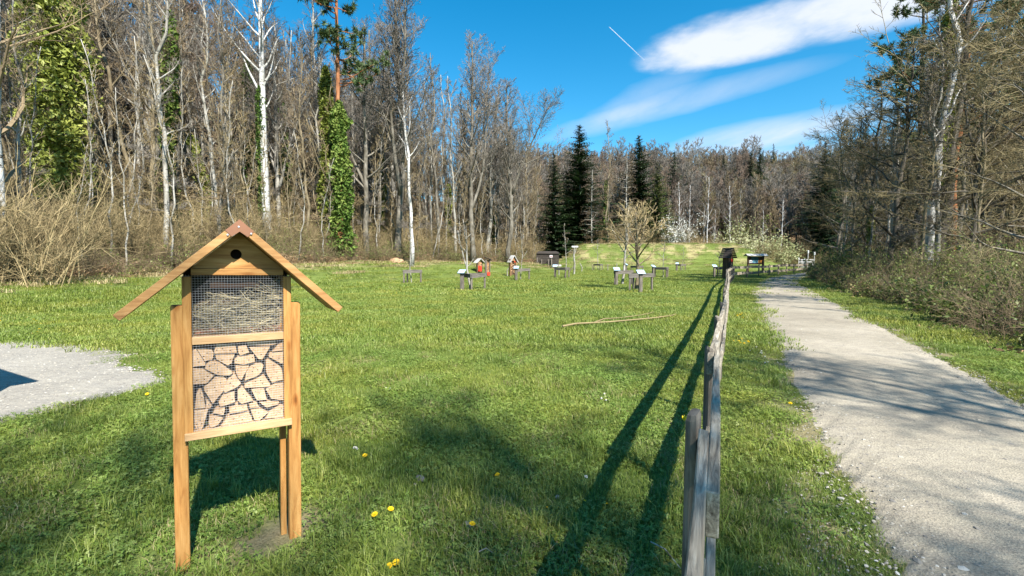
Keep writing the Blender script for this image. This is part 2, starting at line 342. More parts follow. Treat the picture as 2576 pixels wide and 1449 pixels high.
def stone_mat():
    m, nt, N, L, b = new_mat('gravel_stone'); oi = N.new('ShaderNodeObjectInfo')
    r = ramp(N, [(0, (.13, .12, .11)), (.4, (.27, .245, .20)), (.8, (.37, .335, .27)), (1, (.47, .45, .40))]); L.new(oi.outputs['Random'], r.inputs[0])
    L.new(r.outputs[0], b.inputs['Base Color']); b.inputs['Roughness'].default_value = .9; return m
M['ground'] = ground_mat()
M['path'] = gravel_mat('path_gravel', (.28, .245, .19), (.355, .315, .245), (.44, .39, .31), .6)
M['yard'] = gravel_mat('yard_gravel', (.28, .26, .225), (.355, .33, .285), (.43, .40, .345), .7)
M['stone'] = stone_mat()

# ------------------------------------------------------------------ mesh helpers
class MB:
    def __init__(s): s.V = []; s.Fc = []; s.n = 0; s.A = []; s.mi = []
    def add(s, verts, faces, v=None, mi=0):
        verts = np.asarray(verts, float); k = s.n
        s.V.append(verts); s.Fc.extend([tuple(int(i) + k for i in f) for f in faces]); s.n += len(verts)
        s.A.append(np.full(len(verts), .5) if v is None else (np.full(len(verts), v) if np.isscalar(v) else np.asarray(v)))
        s.mi.extend([mi] * len(faces)); return s
    def box(s, c, size, rot=None, jit=0, rng=None):
        x, y, z = [q / 2 for q in size]
        v = np.array([(a, b, d) for a in (-x, x) for b in (-y, y) for d in (-z, z)])
        if jit: v = v + rng.uniform(-jit, jit, v.shape)
        if rot is not None: v = v @ np.array(rot).T
        return s.add(v + np.array(c), [(0, 1, 3, 2), (4, 6, 7, 5), (0, 4, 5, 1), (2, 3, 7, 6), (0, 2, 6, 4), (1, 5, 7, 3)])
    def tube(s, pts, rad, k=6, cap=True, v=None, mi=0):
        pts = np.asarray(pts, float); rad = np.asarray(rad, float); n = len(pts)
        t = np.gradient(pts, axis=0); t /= np.linalg.norm(t, axis=1)[:, None] + 1e-9
        ref = np.array([0, 0, 1.]) if abs(t[0][2]) < .8 else np.array([1., 0, 0])
        a = np.cross(t, ref); a /= np.linalg.norm(a, axis=1)[:, None] + 1e-9; b = np.cross(t, a)
        th = np.arange(k) * 2 * math.pi / k
        ring = pts[:, None] + rad[:, None, None] * (a[:, None] * np.cos(th)[None, :, None] + b[:, None] * np.sin(th)[None, :, None])
        f = [(i * k + j, i * k + (j + 1) % k, (i + 1) * k + (j + 1) % k, (i + 1) * k + j) for i in range(n - 1) for j in range(k)]
        if cap: f.append(tuple(range(k))[::-1]); f.append(tuple((n - 1) * k + j for j in range(k)))
        return s.add(ring.reshape(-1, 3), f, v, mi)
    def prism(s, poly, y0, y1):       # polygon in the x,z plane, extruded in y
        n = len(poly); v = [(x, y0, z) for x, z in poly] + [(x, y1, z) for x, z in poly]
        return s.add(v, [tuple(range(n)), tuple(range(2 * n - 1, n - 1, -1))] + [(i, i + n, (i + 1) % n + n, (i + 1) % n) for i in range(n)])
    def mesh(s, name, mats, smooth=False):
        me = bpy.data.meshes.new(name)
        me.from_pydata(np.concatenate(s.V).tolist(), [], s.Fc) if s.V else None
        for m in (mats if isinstance(mats, (list, tuple)) else [mats]): me.materials.append(M[m] if isinstance(m, str) else m)
        at_ = me.attributes.new('v', 'FLOAT', 'POINT'); at_.data.foreach_set('value', np.concatenate(s.A).astype(np.float32))
        if any(s.mi): me.polygons.foreach_set('material_index', s.mi)
        if smooth: me.polygons.foreach_set('use_smooth', [True] * len(me.polygons))
        me.update(); return me
    def build(s, name, mats, parent=None, smooth=False, bevel=0):
        me = s.mesh(name, mats, smooth); return put(name, me, parent, bevel)
def put(name, me, parent=None, bevel=0):
    o = bpy.data.objects.new(name, me); COL.objects.link(o)
    if parent is not None: o.parent = parent
    if bevel:
        b = o.modifiers.new('bevel', 'BEVEL'); b.width = bevel; b.segments = 1; b.limit_method = 'ANGLE'
    return o
def tag(o, label, cat=None, group=None, kind=None):
    o['label'] = label
    if cat: o['category'] = cat
    if group: o['group'] = group
    if kind: o['kind'] = kind
    return o
def empty(name, loc, rz=0, sc=1):
    o = bpy.data.objects.new(name, None); COL.objects.link(o); o.location = loc; o.rotation_euler = (0, 0, rz); o.scale = (sc,) * 3
    o.empty_display_size = .2; return o
def rot(ax, a): return np.array(Matrix.Rotation(a, 3, ax))
def copy_tree(o, parent=None):
    c = o.copy(); COL.objects.link(c); c.parent = parent
    for ch in list(o.children): copy_tree(ch, c)
    return c

# ------------------------------------------------------------------ scattering (geometry nodes) for what nobody could count
def scatter(name, pts, rz, sc, idx, sources, label, tilt=None, cat=None):
    pts = np.asarray(pts, np.float32); n = len(pts)
    me = bpy.data.meshes.new(name); me.vertices.add(n); me.vertices.foreach_set('co', pts.ravel())
    r = np.zeros((n, 3), np.float32); r[:, 2] = rz
    if tilt is not None: r[:, :2] = tilt
    a = me.attributes.new('rot', 'FLOAT_VECTOR', 'POINT'); a.data.foreach_set('vector', r.ravel())
    a = me.attributes.new('scl', 'FLOAT', 'POINT'); a.data.foreach_set('value', np.asarray(sc, np.float32) * np.ones(n, np.float32))
    a = me.attributes.new('idx', 'INT', 'POINT'); a.data.foreach_set('value', np.asarray(idx, np.int32) * np.ones(n, np.int32))
    o = bpy.data.objects.new(name, me); COL.objects.link(o)
    c = bpy.data.collections.new(name + '_pieces')
    for i, s in enumerate(sources):
        so = bpy.data.objects.new('%02d_%s' % (i, name), s); c.objects.link(so)
    ng = bpy.data.node_groups.new(name + '_nodes', 'GeometryNodeTree'); N, L = ng.nodes, ng.links
    ng.interface.new_socket('Geometry', in_out='INPUT', socket_type='NodeSocketGeometry')
    ng.interface.new_socket('Geometry', in_out='OUTPUT', socket_type='NodeSocketGeometry')
    gi = N.new('NodeGroupInput'); go = N.new('NodeGroupOutput'); ip = N.new('GeometryNodeInstanceOnPoints')
    ci = N.new('GeometryNodeCollectionInfo'); ci.inputs[0].default_value = c; ci.inputs['Separate Children'].default_value = True; ci.inputs['Reset Children'].default_value = True
    def attr(nm, t):
        k = N.new('GeometryNodeInputNamedAttribute'); k.data_type = t; k.inputs[0].default_value = nm; return k.outputs[0]
    mp = N.new('GeometryNodeMeshToPoints'); L.new(gi.outputs[0], mp.inputs[0]); L.new(mp.outputs[0], ip.inputs['Points'])
    L.new(ci.outputs[0], ip.inputs['Instance']); ip.inputs['Pick Instance'].default_value = True
    L.new(attr('idx', 'INT'), ip.inputs['Instance Index'])
    e2r = N.new('FunctionNodeEulerToRotation'); L.new(attr('rot', 'FLOAT_VECTOR'), e2r.inputs[0]); L.new(e2r.outputs[0], ip.inputs['Rotation'])
    L.new(attr('scl', 'FLOAT'), ip.inputs['Scale']); L.new(ip.outputs[0], go.inputs[0])
    m = o.modifiers.new('scatter', 'NODES'); m.node_group = ng
    tag(o, label, cat, kind='stuff'); return o

# ------------------------------------------------------------------ the setting
def build_ground():
    def axis(lo, a, b, hi, step, grow):
        m = list(np.arange(a, b + 1e-6, step)); l = [a]; r = [b]; s = step
        while l[-1] > lo: s *= grow; l.append(l[-1] - s)
        s = step
        while r[-1] < hi: s *= grow; r.append(r[-1] + s)
        return np.array(l[:0:-1] + m + r[1:])
    xs = axis(-500, -22, 42, 500, .4, 1.09); ys = axis(-120, -2, 86, 900, .4, 1.09)
    X, Y = np.meshgrid(xs, ys); Z = H(X, Y); nx, ny = len(xs), len(ys)
    me = bpy.data.meshes.new('meadow'); me.vertices.add(nx * ny)
    me.vertices.foreach_set('co', np.stack([X, Y, Z], -1).astype(np.float32).ravel())
    i = np.arange(nx * ny).reshape(ny, nx); q = np.stack([i[:-1, :-1], i[:-1, 1:], i[1:, 1:], i[1:, :-1]], -1).reshape(-1, 4)
    me.loops.add(q.size); me.loops.foreach_set('vertex_index', q.ravel()); me.polygons.add(len(q)); me.polygons.foreach_set('loop_start', np.arange(len(q)) * 4)
    me.update(calc_edges=True); me.polygons.foreach_set('use_smooth', [True] * len(q))
    fo = np.maximum(sm((s_left(X, Y) + .3) / 1.2), sm((s_right(X, Y) - .0) / 1.0)) 
    fo = np.maximum(fo, sm((Y - 84) / 3))
    dry = np.clip(mound(X, Y) * 1.6, 0, 1) * sm((vn(X, Y, 1.3, 7) * .6 + vn(X, Y, .5, 8) * .4 - .50) / .12) * .65
    dry = np.maximum(dry, sm((s_left(X, Y) + 2.2) / 1.5) * (1 - fo) * .8 * vn(X, Y, .8, 2))
    bare = np.zeros_like(X)
    for bx, by, r in BARE: bare = np.maximum(bare, 1 - sm((np.hypot(X - bx, Y - by) - r * .4) / r))
    for e_ in (PLs, PRs):
        dm = np.full(X.shape, 9.0); msk = (Y > -1) & (Y < 30) & (X > -1) & (X < 30); xx, yy = X[msk], Y[msk]; d_ = np.full(xx.shape, 9.0)
        for p_ in e_[::3]: d_ = np.minimum(d_, np.hypot(xx - p_[0], yy - p_[1]))
        dm[msk] = d_; bare = np.maximum(bare, (1 - sm((dm - .05) / .55)) * (.35 + .65 * vn(X, Y, .5, 31)))
    for nm, a in (('forest', fo), ('dry', dry), ('bare', bare)):
        k = me.attributes.new(nm, 'FLOAT', 'POINT'); k.data.foreach_set('value', a.astype(np.float32).ravel())
    me.materials.append(M['ground']); o = put('meadow', me)
    tag(o, 'green meadow rising into brown forest floor under the trees', kind='structure')
    # path
    rng = np.random.default_rng(2); mb = MB(); K = 10; v = []
    for i in range(NP_):
        a, b = PLs[i], PRs[i]; ea = .22 * (vn(i * .5, 3, 1) - .5) + .1 * (rng.random() - .5); eb = .22 * (vn(i * .5, 40, 1) - .5) + .1 * (rng.random() - .5)
        d = (b - a) / np.hypot(*(b - a)); a2 = a + d * ea; b2 = b - d * eb
        for k in range(K + 1):
            p = a2 + (b2 - a2) * k / K; z = Hs(p[0], p[1]) + (.022 if 0 < k < K else -.03) + .012 * (1 - (2 * k / K - 1) ** 2)
            v.append((p[0], p[1], z))
    mb.add(v, [(i * (K + 1) + k, i * (K + 1) + k + 1, (i + 1) * (K + 1) + k + 1, (i + 1) * (K + 1) + k) for i in range(NP_ - 1) for k in range(K)])
    tag(mb.build('gravel_path', 'path', smooth=True), 'pale gravel path curving away beside the fence', kind='structure')
    # gravel yard at the left
    st = .14; xs_ = np.arange(-16, -3, st); ys_ = np.arange(4.0, 11, st); XX, YY = np.meshgrid(xs_, ys_)
    XX = XX + rng.uniform(-.05, .05, XX.shape); YY = YY + rng.uniform(-.05, .05, YY.shape); ins = in_poly(XX, YY, YARD)
    er = ins.copy()
    for a_ in (0, 1):
        for d_ in (-1, 1): er &= np.roll(ins, d_, a_)
    ZZ = H(XX, YY) + np.where(er, .018, np.where(ins, .004, -.04)); gi = np.arange(XX.size).reshape(XX.shape)
    v = np.stack([XX, YY, ZZ], -1).reshape(-1, 3)
    f = [(gi[j, i], gi[j, i + 1], gi[j + 1, i + 1], gi[j + 1, i]) for j in range(XX.shape[0] - 1) for i in range(XX.shape[1] - 1) if ins[j:j + 2, i:i + 2].sum() >= 2]
    tag(MB().add(v, f).build('gravel_yard', 'yard', smooth=True), 'pale gravel patch at the left of the meadow', kind='structure')
build_ground()

def make_patch(seed, size, n, h, w, mat, lean=.6, tufts=0, mats=None):
    rng = np.random.default_rng(seed); P = rng.uniform(-size / 2, size / 2, (n, 2))
    if tufts:
        c = rng.uniform(-size / 2, size / 2, (tufts, 2)); k = rng.integers(0, tufts, n // 2); P[:n // 2] = c[k] + rng.normal(0, size * .05, (n // 2, 2))
    az = rng.uniform(0, 6.283, n); hh = rng.uniform(h[0], h[1], n); ln = rng.uniform(.1, lean, n) * hh; ww = w * rng.uniform(.6, 1.3, n)
    d = np.c_[np.cos(az), np.sin(az)]; s = np.c_[-np.sin(az), np.cos(az)] * ww[:, None] / 2
    V = np.zeros((n, 5, 3)); z0 = -.012
    V[:, 0, :2] = P - s; V[:, 1, :2] = P + s; V[:, 0, 2] = V[:, 1, 2] = z0
    V[:, 2, :2] = P + d * ln[:, None] * .4 + s * .8; V[:, 3, :2] = P + d * ln[:, None] * .4 - s * .8; V[:, 2, 2] = V[:, 3, 2] = hh * .6
    V[:, 4, :2] = P + d * ln[:, None] * 1.25; V[:, 4, 2] = hh * .92
    f = []
    for i in range(n): k = 5 * i; f += [(k, k + 1, k + 2, k + 3), (k + 3, k + 2, k + 4)]
    return MB().add(V.reshape(-1, 3), f, np.repeat(rng.random(n), 5)).mesh('grass_patch', mat)
def make_clover(seed, size, n, mat, r=(.005, .011), h=(.008, .04)):
    rng = np.random.default_rng(seed); mb = MB(); V = []; f = []; A = []
    for i in range(n):
        p = np.r_[rng.uniform(-size / 2, size / 2, 2), rng.uniform(*h)]; a0 = rng.uniform(0, 6.28); rr = rng.uniform(*r); val = rng.random()
        tl = rng.normal(0, .35, 2)
        for k in range(3):
            a = a0 + k * 2.094; d = np.array([math.cos(a), math.sin(a)]); s = np.array([-d[1], d[0]])
            b = len(V)
            for q in (np.zeros(2), d * rr * .8 + s * rr * .6, d * rr * 1.5, d * rr * .8 - s * rr * .6):
                V.append((p[0] + q[0], p[1] + q[1], p[2] + q @ tl)); A.append(val)
            f.append((b, b + 1, b + 2, b + 3))
    return mb.add(V, f, A).mesh('clover_patch', mat)

def jgrid(y0, y1, step, seed, slope=1.2, m=3.5):
    rng = np.random.default_rng(seed); ys = np.arange(y0, y1, step); out = []
    for y in ys:
        w = slope * max(y, 0) + m; x = np.arange(-w, w, step); out.append(np.c_[x, np.full(len(x), y)])
    P = np.concatenate(out); return P + rng.uniform(-step * .5, step * .5, P.shape)
def grass_ok(P, margin_path=0.0):
    x, y = P[:, 0], P[:, 1]
    ok = (s_left(x, y) < .5) & (s_right(x, y) < .6) & (y < 84) & ~((y > 62) & (mound(x, y) < .02) & (x > 6) & (x < 40) & (y > 80))
    ok &= ~in_poly(x, y, PATHPOLY); ok &= ~in_poly(x, y, YARD)
    for bx, by, r in BARE: ok &= np.hypot(x - bx, y - by) > r * (.7 + .5 * vn(x, y, .15, 5))
    rr = np.random.default_rng(99).random(len(x)); d_ = np.full(len(x), 9.0); near = (y < 14) & (x > 0)
    for p_ in np.r_[PLs[::3], PRs[::3]]: d_[near] = np.minimum(d_[near], np.hypot(x[near] - p_[0], y[near] - p_[1]))
    ok &= rr < .25 + 1.6 * np.clip(d_, 0, 1) + .35 * (vn(x, y, .4, 33) - .3)
    return ok
def build_grass():
    rng = np.random.default_rng(11)
    src = [make_patch(i, .36, 330, (.02, .055), .0045, 'grass', .9) for i in range(3)]                   # 0-2 short lawn
    src += [make_patch(10 + i, .26, 130, (.05, .13), .0045, 'grass', 1.1, 3) for i in range(2)]           # 3-4 tufts
    src += [make_clover(20 + i, .36, 190, 'clover') for i in range(2)]                                     # 5-6 clover
    src += [make_patch(30 + i, .9, 480, (.03, .09), .011, 'grass', .9) for i in range(3)]                  # 7-9 middle
    src += [make_patch(40 + i, 2.2, 620, (.04, .12), .024, 'grass', .9) for i in range(3)]                  # 10-12 far
    src += [make_patch(50, .3, 60, (.02, .07), .004, 'dry_grass', 1.3), make_patch(51, 1.6, 260, (.06, .22), .025, 'dry_grass', 1.3)]  # 13-14 dry
    P = []; I = []; S = []
    def add(p, i, s): P.append(p); I.append(np.full(len(p), i) if np.isscalar(i) else i); S.append(np.full(len(p), s) if np.isscalar(s) else s)
    a = jgrid(.9, 8.5, .23, 1); a = a[grass_ok(a)]; dens = vn(a[:, 0], a[:, 1], .7, 1)
    add(a, rng.integers(0, 3, len(a)), .8 + .5 * dens)
    cl = a[(vn(a[:, 0], a[:, 1], .55, 2) + rng.random(len(a)) * .35 > .52)]; add(cl + rng.uniform(-.1, .1, cl.shape), rng.integers(5, 7, len(cl)), .9 + .4 * rng.random(len(cl)))
    tu = a[(vn(a[:, 0], a[:, 1], .45, 6) + rng.random(len(a)) * .25 > .80)]; add(tu + rng.uniform(-.1, .1, tu.shape), rng.integers(3, 5, len(tu)), .7 + .6 * rng.random(len(tu)))
    dr = a[(vn(a[:, 0], a[:, 1], .5, 9) + rng.random(len(a)) * .3 > .80)]; add(dr, 13, 1.0)
    b = jgrid(8.3, 20, .55, 2); b = b[grass_ok(b)]; add(b, rng.integers(7, 10, len(b)), .75 + .8 * vn(b[:, 0], b[:, 1], 1.1, 1))
    b2 = b[(vn(b[:, 0], b[:, 1], 1.6, 12) > .55)]; add(b2 + .2, rng.integers(7, 10, len(b2)), 1.3)
    c = jgrid(19.5, 84, 1.25, 3, 1.2, 5); c = c[grass_ok(c)]; dm = vn(c[:, 0], c[:, 1], 1.3, 7) * .6 + vn(c[:, 0], c[:, 1], .5, 8) * .4
    g = ~((mound(c[:, 0], c[:, 1]) > .05) & (dm > .60)); add(c[g], rng.integers(10, 13, g.sum()), .6 + .7 * vn(c[g][:, 0], c[g][:, 1], 2.2, 3))
    d = jgrid(14, 84, .9, 4, 1.2, 5); e = (s_left(d[:, 0], d[:, 1]) + 3.2 * vn(d[:, 0], d[:, 1], 2.5, 11) > -.2) & (s_left(d[:, 0], d[:, 1]) < 1.5)
    e |= (mound(d[:, 0], d[:, 1]) > .1) & (vn(d[:, 0], d[:, 1], 1.3, 7) * .6 + vn(d[:, 0], d[:, 1], .5, 8) * .4 > .58) & (d[:, 1] < 76)
    d = d[e & (s_right(d[:, 0], d[:, 1]) < -.5)]; add(d, 14, .6 + .5 * rng.random(len(d)))
    pe = []
    for i in range(5, 200):
        for k in range(7):
            t = abs(rng.normal(0, .055)); 
            if rng.random() < .5: p = PLs[i] + (PRs[i] - PLs[i]) * t
            else: p = PRs[i] + (PLs[i] - PRs[i]) * t * .6
            pe.append(p + rng.uniform(-.1, .1, 2))
    pe = np.array(pe); pe = pe[(pe[:, 1] > .8) & (pe[:, 1] < 22) & (vn(pe[:, 0], pe[:, 1], .35, 35) > .5)]; add(pe, np.where(rng.random(len(pe)) < .3, 13, rng.integers(0, 3, len(pe))), .35 + .35 * rng.random(len(pe)))
    rim = jgrid(3.5, 12, .3, 9); inn = in_poly(rim[:, 0], rim[:, 1], YARD); q = np.zeros(len(rim))
    for dx, dy in ((.7, 0), (-.7, 0), (0, .5), (0, -.5), (.4, .3), (-.4, .3)): q += ~in_poly(rim[:, 0] + dx, rim[:, 1] + dy, YARD)
    rm = rim[inn & (q > 0) & (rng.random(len(rim)) < .25 + .12 * q) & (vn(rim[:, 0], rim[:, 1], .5, 21) > .4)]; add(rm, rng.integers(0, 3, len(rm)), .55 + .4 * rng.random(len(rm)))
    P = np.concatenate(P); I = np.concatenate(I); S = np.concatenate(S)
    pts = np.c_[P, H(P[:, 0], P[:, 1])]
    scatter('grass', pts, rng.uniform(0, 6.28, len(pts)), S, I, src, 'short green meadow grass with clover and dry tufts')
build_grass()

def rock_mesh(seed, mat='stone', flat=.6):
    rng = np.random.default_rng(seed); bm = bmesh.new(); bmesh.ops.create_icosphere(bm, subdivisions=1, radius=1)
    for v in bm.verts: v.co *= rng.uniform(.7, 1.15); v.co.z *= flat; v.co.x *= 1.25
    me = bpy.data.meshes.new('rock'); bm.to_mesh(me); bm.free(); me.materials.append(M[mat]); return me
def build_gravel():
    rng = np.random.default_rng(21); src = [rock_mesh(i) for i in range(4)]
    a = np.c_[rng.uniform(0, 16, 60000), 1.0 + 15 * rng.random(60000) ** 1.5]
    a = a[in_poly(a[:, 0], a[:, 1], PATHPOLY)]; a = a[a[:, 0] < 1.2 * a[:, 1] + 1.5]
    a = a[vn(a[:, 0], a[:, 1], .9, 4) + .5 * vn(a[:, 0], a[:, 1], .25, 5) + rng.random(len(a)) * .4 > .75]
    e = []
    for i in range(10, 170):                       # looser stones along the left edge of the path
        for k in range(20):
            t = rng.normal(-.02, .06); p = PLs[i] + (PRs[i] - PLs[i]) * t + rng.uniform(-.15, .15, 2); e.append(p)
    e = np.array(e); e = e[(e[:, 1] > .8) & (e[:, 1] < 16)]
    yd = np.c_[rng.uniform(-12, -3, 16000), rng.uniform(4.4, 10.5, 16000)]; yd = yd[in_poly(yd[:, 0], yd[:, 1], YARD)]
    P = np.concatenate([a, e, yd]); S = np.concatenate([rng.uniform(.004, .012, len(a)) * (1 + (rng.random(len(a)) < .06)), rng.uniform(.003, .008, len(e)), rng.uniform(.007, .017, len(yd))])
    z = H(P[:, 0], P[:, 1]) + np.concatenate([np.full(len(a), .026), np.full(len(e), .012), np.full(len(yd), .014)])
    scatter('gravel', np.c_[P, z], rng.uniform(0, 6.28, len(P)), S, rng.integers(0, 4, len(P)), src, 'loose grey and beige gravel stones', rng.uniform(-.4, .4, (len(P), 2)))
build_gravel()
# ------------------------------------------------------------------ trees
def unit(v): return v / (np.linalg.norm(v) + 1e-9)
def grow(rng, p, d, length, n, wander, up):
    pts = [np.array(p, float)]; d = unit(np.array(d, float)); st = length / n
    for _ in range(n):
        d = unit(d + rng.normal(0, wander, 3) + np.array([0, 0, up])); pts.append(pts[-1] + d * st)
    return np.array(pts)
def perp_dir(rng, t, ang, flat=.0):
    a = unit(np.cross(t, rng.normal(0, 1, 3))); d = unit(t * math.cos(ang) + a * math.sin(ang)); d[2] *= 1 - flat; return unit(d)
def bare_tree(seed, Ht, r, crown0, spread, nl, up=.10, kids=(8, 6, 3), fork=0, twig=.008, elev=(.3, .9), wander=.03, lean=(0, 0), low=0, taper=.85, topshape=1.0, dark_limbs=False, ang=(.5, .95)):
    rng = np.random.default_rng(seed); T = MB(); C = MB()
    n = 14; z = np.linspace(0, 1, n)
    wx = np.cumsum(rng.normal(0, wander, n)) * Ht / n * 2; wy = np.cumsum(rng.normal(0, wander, n)) * Ht / n * 2; wx -= wx[0]; wy -= wy[0]
    P = np.c_[wx + lean[0] * z * Ht, wy + lean[1] * z * Ht, z * Ht - .25 * (z == 0)]
    R = r * (1 - taper * z) ** .9; R[0] *= 1.35; R = np.maximum(R, .015)
    T.tube(P, R, 8)
    leaders = [(P, R)]
    for k in range(fork):
        i = int(n * rng.uniform(.25, .5)); a = rng.uniform(0, 6.28)
        q = grow(rng, P[i], (math.cos(a) * .35, math.sin(a) * .35, 1), Ht * rng.uniform(.45, .6), 10, .05, .06)
        rr = np.linspace(R[i] * .75, .02, 11); T.tube(q, rr, 7); leaders.append((q, rr))
    limbs = []
    for li, (P_, R_) in enumerate(leaders):
        m = len(P_); c0 = crown0 if li == 0 else .25; cnt = nl if li == 0 else nl // 2
        for i in range(cnt):
            t = c0 + (.97 - c0) * ((i + rng.random()) / cnt) ** .9; f = t * (m - 1); j = min(int(f), m - 2); p = P_[j] + (P_[j + 1] - P_[j]) * (f - j)
            tt_ = (t - c0) / (1 - c0); az = i * 2.4 + rng.uniform(-.5, .5); e = rng.uniform(*elev) + .35 * tt_
            ln = spread * (1.05 - .75 * tt_ ** topshape) * rng.uniform(.65, 1.2)
            if tt_ < .15: ln *= .8
            q = grow(rng, p, (math.cos(az) * math.cos(e), math.sin(az) * math.cos(e), math.sin(e)), ln, 6, .12, up)
            r0 = min(np.interp(t, np.linspace(0, 1, m), R_) * .55, .028 * ln + .012); rr = np.linspace(r0, twig * 1.2, 7)
            (C if dark_limbs else T).tube(q, rr, 5, cap=False); limbs.append((q, ln, rr))
    for i in range(low):                                     # dead low twigs on the stem
        t = rng.uniform(.1, crown0); f = t * (n - 1); j = int(f); p = P[j]; az = rng.uniform(0, 6.28)
        q = grow(rng, p, (math.cos(az), math.sin(az), .25), rng.uniform(.6, 2.2), 4, .15, .04); limbs.append((q, 1.5, None)); C.tube(q, np.linspace(.018, .006, 5), 3, False)
    def kids_of(q, ln, lvl):
        m = len(q); k = kids[lvl]
        for i in range(k):
            t = .18 + .8 * (i + rng.random()) / k; f = t * (m - 1); j = min(int(f), m - 2); p = q[j] + (q[j + 1] - q[j]) * (f - j); tn = unit(q[j + 1] - q[j])
            l2 = ln * rng.uniform(.32, .55) * (1.1 - .5 * t); d = perp_dir(rng, tn, rng.uniform(*ang), .25)
            seg = (5, 3, 2)[lvl]; q2 = grow(rng, p, d, l2, seg, .13, up * .8)
            r0 = max(twig * (1.9, 1.25, 1.0)[lvl], .006 * l2); C.tube(q2, np.linspace(r0, twig * .55, seg + 1), (4, 3, 3)[lvl], False, v=rng.random())
            if lvl < len(kids) - 1: kids_of(q2, l2, lvl + 1)
    for q, ln, rr in limbs: kids_of(q, ln, 0)
    return T, C
def leaf_cloud(rng, P, size, flat=0.0, elong=1.3):
    n = len(P); a = rng.normal(0, 1, (n, 3)); a[:, 2] *= 1 - flat; a /= np.linalg.norm(a, axis=1)[:, None]
    b = np.cross(a, rng.normal(0, 1, (n, 3))); b /= np.linalg.norm(b, axis=1)[:, None]; s = size * rng.uniform(.6, 1.3, n)[:, None]
    V = np.stack([P - a * s * elong, P + b * s * .6, P + a * s * elong, P - b * s * .6], 1)
    return V.reshape(-1, 3), [(4 * i, 4 * i + 1, 4 * i + 2, 4 * i + 3) for i in range(n)], np.repeat(rng.random(n), 4)
def ivy_column(seed, Ht, r0, r1, n, size, ragged=.5):
    rng = np.random.default_rng(seed); t = rng.random(n) ** .85; z = t * Ht; a = rng.uniform(0, 6.28, n)
    lump = .3 + 1.3 * (.6 * vn(np.cos(a) * 1.6 + 5, z * .9 + 2 * np.sin(a), 1, seed) + .4 * vn(np.cos(a) * 3, z * 2.5 + 3 * np.sin(a), 1, seed + 3)) ** 1.2; r = (r0 + (r1 - r0) * t) * lump * (1 - ragged * rng.random(n) ** 2) * np.where(t > .9, (1 - t) * 10 * .7 + .3, 1)
    P = np.c_[np.cos(a) * r, np.sin(a) * r, z]; mb = MB(); V, f, A = leaf_cloud(rng, P, size); A = np.clip(.55 * A + .75 * np.repeat(vn(a * 2, z * 1.4, 1, seed + 5), 4) - .15, 0, 1); return mb.add(V, f, A)
def spruce(seed, Ht, rad, density=1.0, mat_top=None, droop=.25, step=.5, bot=.06, sp=.42):
    rng = np.random.default_rng(seed); T = MB(); C = MB()
    T.tube([(0, 0, -.25), (0, 0, Ht * .5), (.05, 0, Ht)], [Ht * .013, Ht * .008, .01], 7)
    z = Ht * bot; V = []; Fc = []; A = []
    while z < Ht * .985:
        t = z / Ht; L = rad * (1 - t) ** .92 * (1.0 if t > .15 else .75 + t * 1.6) + .12; nb = max(4, int((7 - 2 * t) * density))
        for k in range(nb):
            az = rng.uniform(0, 6.28); ln = L * rng.uniform(.45, 1.25); d = np.array([math.cos(az), math.sin(az), 0]); s = np.array([-d[1], d[0], 0])
            e0 = .15 + .5 * t; ns = max(3, int(ln / .22)); zz = z + rng.uniform(-.2, .2)
            val = rng.random() * .6
            C.tube([(0, 0, zz), d * ln * .5 + (0, 0, zz + ln * (.5 * e0 - .25 * droop)), d * ln * .97 + (0, 0, zz + ln * (e0 - droop))], [.03, .02, .008], 3, False, v=0, mi=1)
            for i in range(ns):
                q = (i + .6) / ns; zc = zz + ln * (e0 * q - droop * q * q); p = d * ln * q + np.array([0, 0, zc]); w = sp * (1 - .55 * t) * (1.15 - .7 * q) * min(1, ln / 1.2 + .3) * rng.uniform(.7, 1.3)
                for sg in (-1, 1):
                    o = s * sg * w + d * w * rng.uniform(.3, .8) + np.array([0, 0, -w * rng.uniform(.1, .55)])
                    b = len(V); hw = d * w * .28
                    V += [p - hw, p + hw, p + o]; Fc.append((b, b + 1, b + 2)); A += [val + rng.random() * .4] * 3
                if rng.random() < .5:
                    b = len(V); V += [p - s * w * .25, p + s * w * .25, p + np.array([0, 0, -w * .8]) + d * w * .2]; Fc.append((b, b + 1, b + 2)); A += [val + rng.random() * .3] * 3
        z += step * (1 - .45 * t) * rng.uniform(.8, 1.2)
    C.add(V, Fc, A); return T, C
